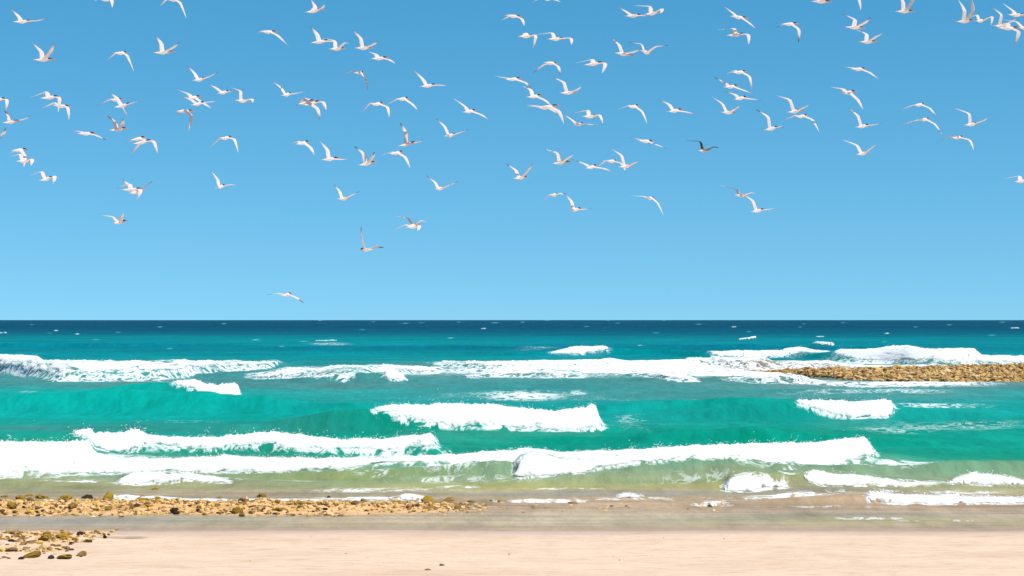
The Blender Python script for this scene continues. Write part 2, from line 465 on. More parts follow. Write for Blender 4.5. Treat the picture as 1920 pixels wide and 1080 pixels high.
class Breaker:
    def __init__(self, k, pts, idx):
        p = np.array(pts, float)
        self.x0, self.x1, self.k, self.idx = p[0, 0], p[-1, 0], k, idx
        self.p = p
        self.far = p[:, 2].mean() < 650
        # dense columns: crest row, toe row of the white water, toe row of the wave itself (a smooth line)
        st = 1.0 if self.far else 2.0
        g = np.arange(self.x0 - 160, self.x1 + 161, st)
        t = np.interp(g, p[:, 0], p[:, 1])
        b = np.interp(g, p[:, 0], p[:, 2])
        th = np.maximum(b - t, 0.4)
        s = idx * 7
        t = t + fbm(g / 34.0, 0 * g + idx, 11 + s, 3) * np.minimum(2.4, th * 0.2)
        if idx >= 200:
            t = t + fbm(g / 130.0, 0 * g + idx, 13 + s, 3) * np.minimum(9.0, th * 0.42)
        b = b + fbm(g / 30.0, 0 * g - idx, 12 + s, 3) * np.minimum(4.0, th * 0.3)
        b = np.maximum(b, t + 0.4)
        n = int((20 if self.far else 110 if k <= 5 else 40) / st)
        env = np.array([b[max(0, q - n):q + n + 1].max() for q in range(0, len(b), max(1, n // 6))])
        env = np.interp(np.arange(len(b)), np.arange(0, len(b), max(1, n // 6)), env)
        bs = np.maximum(blur(env, n), b + 0.3)
        if not self.far and k <= 3 and (self.x1 - self.x0 < 760 or self.x1 > 2300):
            bs = np.full_like(b, b.max() + 0.3)          # a steep breaker stands square to the view, its white water slides down the face
        Dt = row2D(bs)
        A0 = np.maximum((CAMH - (t - HOR) * Dt / F) / (1 + k * (t - HOR) / F), 0.02)
        e2 = np.array([A0[max(0, q - n):q + n + 1].max() for q in range(0, len(b), max(1, n // 6))])
        wf = blur(np.interp(np.arange(len(b)), np.arange(0, len(b), max(1, n // 6)), e2), n) * k
        wf = np.maximum(wf, 0.15)
        Dc = Dt + wf
        A = np.maximum(CAMH - (t - HOR) * Dc / F, 0.01)
        # where on the face the white water ends
        vv = np.linspace(0, 1, 60)[:, None]
        yy = HOR + F * (CAMH - A * sstep(0, 1, vv)) / (Dc - wf * (1 - vv))
        vb = np.array([np.interp(-b[q], -yy[:, q], vv[:, 0]) for q in range(len(g))])
        self.g, self.A, self.Dc, self.wf, self.vb = g, A, Dc, wf, vb
    def at(self, px):
        """height, crest distance and front run for columns px"""
        return np.interp(px, self.g, self.A), np.interp(px, self.g, self.Dc), np.interp(px, self.g, self.wf)

BREAKERS = [Breaker(k, p, i) for i, (k, p) in enumerate(BRK)]
CRESTS = [Breaker(k, p, 200 + i) for i, (k, p) in enumerate(SWELL)]

def swell(px, D):
    X = px2x(px, D)
    amp = sstep(29, 48, D)
    h = pnoise(X / 16 + 0.4 * pnoise(X / 30, D / 30, 5), D / 4.6, 21) * 0.12 * amp * (1 - 0.5 * sstep(150, 500, D))
    h = h + fbm(X / 3.6, D / 1.15, 22, 3) * 0.055 * amp
    h = h + fbm(X / 60.0, D / 22.0, 23, 3) * 0.16 * sstep(110, 400, D)
    return h * (1 - sstep(3000, 9000, D))

def sea_height(px, D):
    """D may be (rows, 1) or the same shape as px"""
    H = swell(px, D)
    for b in BREAKERS + CRESTS:
        A, Dc, wf = b.at(px)
        e = D - Dc
        out = np.maximum(np.maximum(b.x0 - px, px - b.x1), 0.0)
        fade = np.exp(-(out / (9.0 if b.far else 170.0)) ** 2)
        Aw = A * fade
        front = sstep(-1.0, 0.0, e / wf)
        back = np.exp(-(np.maximum(e, 0) / (2.6 * wf + 0.25)) ** 2)
        H = H + Aw * np.where(e < 0, front, back)
    return H
# ------------------------------------------------------------------ the beach
def shore_D(X):
    return 27.05 + 0.24 * pnoise(X / 3.6, 0 * X + 3.3, 51) + 0.04 * pnoise(X / 0.7, 0 * X, 52)

def left_mask(X):
    return 1 - sstep(-3.2, 0.9, X + 0.5 * pnoise(X / 1.2, 0 * X + 8, 57))

def sand_z(X, Y):
    X, Y = np.broadcast_arrays(np.asarray(X, float), np.asarray(Y, float))
    d = Y - shore_D(X)
    z = np.where(d < 0, -d * 0.022 + np.minimum(d + 4, 0) * -0.01, -d * 0.03)
    z = np.maximum(z, -0.055 - np.maximum(Y - 32.5, 0) * 0.05)
    lm = left_mask(X)
    bar = np.exp(-((Y - 30.5 - 0.18 * pnoise(X / 2, 0 * X, 53)) / 1.1) ** 2)
    z = z + bar * (0.03 + 0.085 * lm) * (1 + 0.5 * fbm(X / 0.9, Y / 0.5, 54, 3))
    z = z + lm * bar * 0.085 * fbm(X / 0.20, Y / 0.16, 55, 3)
    lo = np.exp(-((Y - 25.9) / 0.9) ** 2) * (1 - sstep(-5.9, -5.0, X))
    z = z + lo * (0.02 + 0.05 * fbm(X / 0.35, Y / 0.25, 58, 3))
    pool = np.exp(-((Y - 26.35) / 0.22) ** 2) * np.exp(-((X + 5.45) / 0.45) ** 2)
    z = z - 0.05 * pool
    z = z + 0.012 * fbm(X / 1.8, Y / 0.7, 56, 4) * sstep(29, 24, Y)
    return z

def axis(fine0, fine1, step, lo, hi):
    a = list(np.arange(fine0, fine1 + 1e-6, step))
    s, v = step, fine1
    while v < hi:
        s *= 1.35; v += s; a.append(min(v, hi))
    s, v, pre = step, fine0, []
    while v > lo:
        s *= 1.35; v -= s; pre.append(max(v, lo))
    return np.array(pre[::-1] + a)

xs = axis(-9.5, 9.5, 0.045, -400, 400)
ys = axis(20.0, 36.5, 0.05, -120, 60)
GX, GY = np.meshgrid(xs, ys)
GZ = sand_z(GX, GY)
GZ = np.where(GY < 18, np.minimum(GZ, 0.5 + 0 * GZ), GZ)
V = np.stack([GX, GY, GZ], -1).reshape(-1, 3)
me = np_mesh("beach_sand", V, grid_quads(len(ys), len(xs)))
d = GY - shore_D(GX)
wet = np.clip(sstep(-0.85, 0.05, d + 0.25 * fbm(GX / 1.5, GY / .3, 61, 3)), 0, 1)
bar = np.exp(-((GY - 30.5) / 1.2) ** 2) * left_mask(GX)
low = np.exp(-((GY - 25.8) / 1.0) ** 2) * (1 - sstep(-6.0, -5.2, GX))
och = np.clip(1.5 * bar + 0.75 * low * sstep(-.3, .4, fbm(GX / .8, GY / .5, 62, 3)), 0, 1)
set_float(me, "wet", (wet * (1 - 0.7 * np.clip(bar * 1.5, 0, 1))).ravel())
set_float(me, "ochre", och.ravel())
tag(link("beach_sand", me, M_SAND), "pale peach sand beach sloping to the water", kind="structure")

# ------------------------------------------------------------------ the sea
cols = np.arange(-300, 2221, 4.0)
ext, s, v = [], 4.0, 2220.0
while v < 30000:
    s *= 1.35; v += s; ext.append(v)
cols = np.concatenate([[1920 - e for e in ext[::-1]], cols, ext])
rows_y = np.concatenate([np.array([600.15, 600.25, 600.4, 600.6, 600.8, 601.1, 601.4, 601.7]), np.arange(602.0, 640, 0.5), np.arange(640, 1010, 0.55)])
rowD = row2D(rows_y)[:, None]
PX = cols[None, :]
Hs = sea_height(PX, rowD)
X = px2x(PX, rowD)
Yd = np.broadcast_to(rowD, X.shape)
sz = sand_z(X, Yd)
depth = Hs - sz

TAB = np.array([(600,0,96,126),(604,0,86,116),(614,0,86,116),(622,0,102,126),(628,0,118,138),(635,0,147,156),(645,0,152,162),(655,0,145,158),(668,0,158,162),(678,30,160,160),(695,78,160,158),
  (715,80,163,160),(733,62,172,166),(750,30,176,168),(775,22,176,164),(795,30,172,156),(815,22,172,152),(840,16,170,146),(862,50,170,142),(878,112,178,146),(890,152,182,144),
  (902,168,188,148),(914,190,192,144),(922,204,190,146),(930,204,186,150),(942,220,188,150),(958,230,204,170),(972,230,208,174),(988,236,214,176),(1004,242,216,182),(1020,200,178,152)], float)
wy = rows_y[:, None] + 0 * X
# bands wander a little in the world, so that they are not ruled lines
amp = np.interp(rows_y, [600, 612, 630, 660, 700, 900, 950, 1010], [0.0, 1.0, 3, 5, 8, 8, 5, 2])[:, None]
wob = amp * (fbm(X / (0.12 * Yd.clip(26, 400)), np.log(Yd) * 9, 71, 4))
ty = wy + wob
tint = np.stack([np.interp(ty, TAB[:, 0], TAB[:, c]) for c in (1, 2, 3)], -1)
# patches of clearer green water, pale churned sand, weed
PATCH = [(200,760,420,22,(12,190,176),.9),(60,735,140,10,(20,185,172),.6),(480,775,260,14,(12,182,166),.7),(150,803,300,7,(88,150,138),.55),(560,808,300,8,(70,150,135),.5),(430,838,330,12,(8,158,120),.8),
 (790,800,160,14,(5,170,140),.8),(1000,826,330,14,(5,172,140),.8),(1500,818,330,16,(5,172,138),.8),(1850,848,260,14,(30,165,130),.7),(1830,880,120,10,(95,188,140),.7),(1400,770,170,14,(20,178,160),.7),
 (1050,742,330,10,(92,165,162),.8),(1600,742,380,10,(96,166,160),.75),(1640,722,380,6,(125,160,158),.7),(260,720,260,6,(95,160,155),.8),(640,722,180,6,(95,160,155),.7),(880,748,260,8,(60,172,165),.5),
 (850,882,200,10,(120,180,140),.7),(1330,890,150,9,(95,185,150),.75),(620,895,220,8,(165,178,112),.7),(850,908,260,6,(188,186,112),.55),(1150,914,420,6,(194,186,108),.6),(1480,906,120,10,(150,176,128),.6),
 (60,903,160,8,(180,178,124),.8),(250,912,260,7,(176,172,122),.7),(1180,926,360,5,(180,170,158),.8),(1560,922,160,6,(168,164,140),.7),(420,925,420,6,(190,172,142),.7),
 (900,655,520,3,(0,128,146),.8),(300,652,280,4,(0,140,156),.6),(1450,652,420,4,(0,128,148),.7),(620,640,220,4,(0,160,165),.6),(1750,640,300,5,(0,146,156),.5),(300,632,300,3,(0,150,158),.6),
 (1500,694,260,5,(178,160,140),.85),(1330,697,130,7,(165,165,150),.75),(1700,700,420,14,(150,150,130),.8),(960,700,200,10,(125,170,162),.6),
 (130,978,260,9,(184,182,176),.7),(420,972,200,8,(200,194,164),.5),(1700,965,300,7,(204,188,164),.6),(1400,972,400,8,(202,194,164),.5),(1650,976,240,4,(192,188,120),.6)]
for cx, cy, hw, ht in FLECKS:
    PATCH.append((cx, cy, hw * .7, .55 + .22 * ht, (190, 228, 232), .6))
for cx, cy, rx, ry, c, st in PATCH:
    n = fbm(X / (0.05 * Yd.clip(26, 400)), np.log(Yd) * 14, 72 + int(cx), 3)
    m = np.exp(-((PX - cx) / rx) ** 2 - ((wy - cy) / ry) ** 2) * (1 + 0.9 * n)
    m = np.clip(m * st * 1.15, 0, 1)[..., None]
    tint = tint * (1 - m) + np.array(c, float) * m
st = fbm(X / 3.2, Yd / 0.30, 75, 4) * sstep(880, 925, wy) + 0.6 * fbm(X / (0.11 * Yd), np.log(Yd) * 26, 76, 4)
tint = tint * (1 + np.array([.16, .11, .12]) * st[..., None] * np.interp(rows_y, [600, 606, 690, 720], [1.0, 2.0, 1.6, 1.0])[:, None, None])
lin = s2l(np.clip(tint, 0, 255)) / GAIN
# wave tops tinted greener: light passing through the crests, painted into the colour
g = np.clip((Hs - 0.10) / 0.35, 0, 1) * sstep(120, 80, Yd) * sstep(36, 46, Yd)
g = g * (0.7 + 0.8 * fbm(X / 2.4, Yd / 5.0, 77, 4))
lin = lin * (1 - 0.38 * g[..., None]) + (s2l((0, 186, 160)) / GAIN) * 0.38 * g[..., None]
cover = 1 - np.exp(-np.maximum(depth, 0) * 48.0)
cover = np.maximum(cover, sstep(31.5, 37.0, Yd)) * sstep(-0.002, 0.012, depth)
cover = np.where(Yd > 34, 1.0, cover)

# where thin foam laces the surface (column, row, half sizes, amount)
LACE = [(1150,695,380,16,.75),(1380,697,160,12,.6),(700,697,160,10,.45),(980,743,130,13,.55),(1085,738,26,8,.5),(640,740,70,6,.3),(1180,752,60,5,.35),(200,732,200,8,.3),(60,738,40,5,.4),(30,690,120,8,.4),
 (1740,760,200,8,.42),(1820,795,200,10,.4),(1300,752,60,4,.5),(1390,752,70,5,.6),(1480,730,180,8,.3),(1640,735,260,6,.4),(1770,716,160,5,.45),(1180,786,60,14,.36),(950,842,130,5,.3),(1260,838,110,5,.3),
 (560,853,260,6,.48),(240,854,120,5,.5),(480,852,160,5,.42),(760,858,160,6,.45),(1560,868,90,16,.32),(1720,878,110,9,.62),(1640,885,170,8,.5),(1850,872,60,8,.42),(860,884,130,12,.6),(700,890,80,8,.45),
 (1200,878,180,8,.5),(1420,892,120,10,.5),(1690,910,130,7,.55),(1480,902,30,10,.45),(60,890,140,8,.5),(160,902,120,6,.5),(380,900,120,6,.5),(560,902,120,6,.36),(860,912,60,5,.5),(1050,916,160,4,.42),
 (440,938,260,4,.6),(700,936,160,5,.5),(1020,940,120,4,.6),(1180,936,130,4,.5),(1340,942,60,4,.6),(1480,936,120,5,.6),(1620,972,120,4,.4),(1760,976,120,3,.42),(240,905,40,6,.4),
 (620,645,60,4,.35),(1000,655,80,4,.3),(1700,680,220,6,.6),(1500,716,160,6,.55),(1700,722,220,4,.6),(330,718,100,6,.4),(250,990,60,4,.35),(1600,668,200,8,.4),(1410,668,120,6,.4)]
LACE += [(900,900,320,10,.4),(1300,908,200,8,.34),(1600,926,220,6,.4),(1820,925,120,8,.46),(1120,885,120,10,.46),(700,918,260,8,.4),(1350,938,240,5,.44),(1520,950,260,4,.4),(1260,800,330,22,.3),(300,790,300,16,.26),(1720,800,200,16,.36),(1000,745,260,12,.36)]
lace = 0.17 + 0 * X
for cx, cy, rx, ry, a in LACE:
    lace = np.maximum(lace, a * 1.06 * np.exp(-(np.abs(PX - cx) / rx) ** 2.4 - (np.abs(wy - cy) / ry) ** 2.4))
lace = lace * np.interp(rows_y, [600, 620, 700, 1010], [1.5, 1.2, 1, 1])[:, None]
sink = np.zeros_like(X)
for b in BREAKERS:
    A, Dc, wf = b.at(PX)
    ins = sstep(-25, 5, np.minimum(PX - b.x0, b.x1 - PX))
    e = (Yd - Dc) / wf
    VB = np.interp(PX, b.g, b.vb)
    lace = np.maximum(lace, ins * 0.5 * sstep(VB - 1.45, VB - 1.0, e) * sstep(2.4, 0.6, e) * (0.4 if b.far else 1))
    VB = np.interp(PX, b.g, b.vb)
    if b.k <= 5 or b.far:
        sink = np.maximum(sink, (0.04 + 0.22 * A) * sstep(6, 26, np.minimum(PX - b.x0, b.x1 - PX)) * sstep(VB - 0.95, VB - 0.65, e) * sstep(0.35, 0.05, e))
    else:
        sink = np.maximum(sink, 0.06 * sstep(6, 26, np.minimum(PX - b.x0, b.x1 - PX)) * sstep(-0.9, -0.7, e) * sstep(0.3, 0.1, e))
Hs2 = Hs - sink
V = np.stack([X, Yd, Hs2], -1).reshape(-1, 3)
me = np_mesh("sea", V, grid_quads(len(rows_y), len(cols), flip=True))
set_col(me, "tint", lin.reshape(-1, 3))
set_float(me, "lace", lace.ravel())
set_float(me, "cover", cover.ravel())
tag(link("sea", me, M_SEA), "turquoise sea with rows of waves, dark blue towards the horizon", kind="structure")

# ------------------------------------------------------------------ white water on every breaker
def foam_label(b):
    if b.far:
        return "small whitecap foam on the dark open sea"
    return "white churning foam on a breaking wave"
for b in BREAKERS:
    x0, x1 = max(b.x0, -330), min(b.x1, 2250)
    step = 1.1 if not b.far else 0.8
    px = np.arange(x0, x1, step)
    A, Dc, wf = b.at(px)
    hpx = (b.p[:, 2] - b.p[:, 1]).max()
    nv = int(max(8, hpx / 0.75 * 1.35))
    v = np.linspace(-0.22, 1.4, nv)[:, None]
    vb = np.interp(px, b.g, b.vb)
    v = np.where(v < 1, 1 - (1 - v) * (1 - vb + 0.08 * fbm(px / 9.0, 0 * px, 301 + b.idx, 3)), v)
    s = 97 + b.idx * 5
    D = Dc - wf + v * wf
    Xw = px2x(px, D)
    run = np.sqrt(wf ** 2 + A ** 2)
    q = v * run
    sc = np.clip(0.25 + A * 0.9, 0.18, 0.7) * (2.2 if b.far else 1)
    n1 = fbm(Xw / sc, q / sc + b.idx, s, 4, 0.55)
    n2 = fbm(Xw / (sc * 3.2), q / (sc * 2.2) + b.idx, s + 1, 3)
    n3 = fbm(Xw / (sc * 0.28), q / (sc * 0.28), s + 2, 3, 0.6)
    ends = np.minimum(px - b.x0, b.x1 - px)
    ew = 20.0 if not b.far else 4.0
    vn = np.where(v < 1, (v - vb) / np.maximum(1 - vb, .05), v)
    edge = np.minimum(np.minimum((vn + 0.05) / 0.60, (1.26 - vn) / 0.34), (ends + 12 * n1) / ew if not b.far else ends / ew)
    dens = np.minimum(edge, 1.0) * 1.3 + 0.65 * n1 + 0.35 * n2 + 0.35 * n3 - (0.4 if b.far else 0)
    if b.k > 5 and not b.far:
        dens = dens - 0.78 + 0.3 * n2 + 0.2 * n1
    amp = np.clip(0.12 * A + 0.015, 0.012, 0.07) * (1.5 if b.far else 1)
    crest = np.exp(-((vn - 1.0) / 0.28) ** 2)
    z = sea_height(px[None, :], D) + 0.015 + (0.00025 * D if b.far else 0) + amp * np.clip(0.5 + 1.2 * np.abs(n1) + 0.6 * n2 + 0.7 * n3, 0, 3) * np.clip(edge + .2, 0, 1)
    spk = np.clip(fbm(px / 7.0, 0 * px + b.idx, s + 3, 4, 0.7) - 0.05, 0, 1)
    spk = spk + 0.7 * np.clip(fbm(px / 2.6, 0 * px + b.idx, s + 4, 2, 0.7) - 0.1, 0, 1)
    dens = dens - (0 if b.far else 1.0) * crest * np.clip(n3 + .05 * n1, 0, 1)
    z = z + crest * spk * np.clip(A, 0, .6) * 0.26
    keepv = dens > -0.1
    keep = keepv[:-1, :-1] & keepv[1:, :-1] & keepv[:-1, 1:] & keepv[1:, 1:]
    if keep.sum() < 4:
        keep = np.ones_like(keep)
    q4 = grid_quads(nv, len(px), keep)
    V = np.stack([Xw, D - amp * 0.6 * n1, z], -1).reshape(-1, 3)
    V, q4, (dn,) = compact(V, q4, [dens.ravel()])
    # droplets thrown off the crest
    rng = np.random.RandomState(500 + b.idx)
    nd = 0 if (b.far or b.k > 5) else int((x1 - x0) * 1.8)
    tris = None
    if nd:
        pxs = rng.uniform(x0, x1, nd)
        Ad, Dd, wd = b.at(pxs)
        up = np.abs(rng.exponential(0.10, nd)) * np.clip(Ad, 0.05, 0.6) * (0.5 + 2.2 * np.clip(fbm(pxs / 25, 0 * pxs, s + 6, 3) + .15, 0, 1))
        ok = (np.minimum(pxs - b.x0, b.x1 - pxs) > 2)
        pxs, Ad, Dd, wd, up = pxs[ok], Ad[ok], Dd[ok], wd[ok], up[ok]
        c = np.stack([px2x(pxs, Dd), Dd + rng.normal(0, .06, len(pxs)), sea_height(pxs, Dd) + up + 0.03], -1)
        r = rng.uniform(0.004, 0.014, len(pxs))[:, None]
        tet = np.array([(0, 0, 1), (.94, 0, -.33), (-.47, .82, -.33), (-.47, -.82, -.33)])
        dv = (c[:, None, :] + tet[None] * r[:, None, :] * np.array([1.6, 1, 1])).reshape(-1, 3)
        base = len(V) + 4 * np.arange(len(pxs))[:, None, None]
        tris = (base + np.array([(0, 1, 2), (0, 2, 3), (0, 3, 1), (1, 3, 2)])[None]).reshape(-1, 3)
        V = np.concatenate([V, dv]); dn = np.concatenate([dn, np.full(len(dv), 1.2)])
    me = np_mesh("whitecap_foam" if b.far else "wave_foam", V, q4, True, tris)
    set_float(me, "foamy", dn)
    tag(link("whitecap_foam" if b.far else "wave_foam", me, M_FOAM), foam_label(b), kind="stuff")

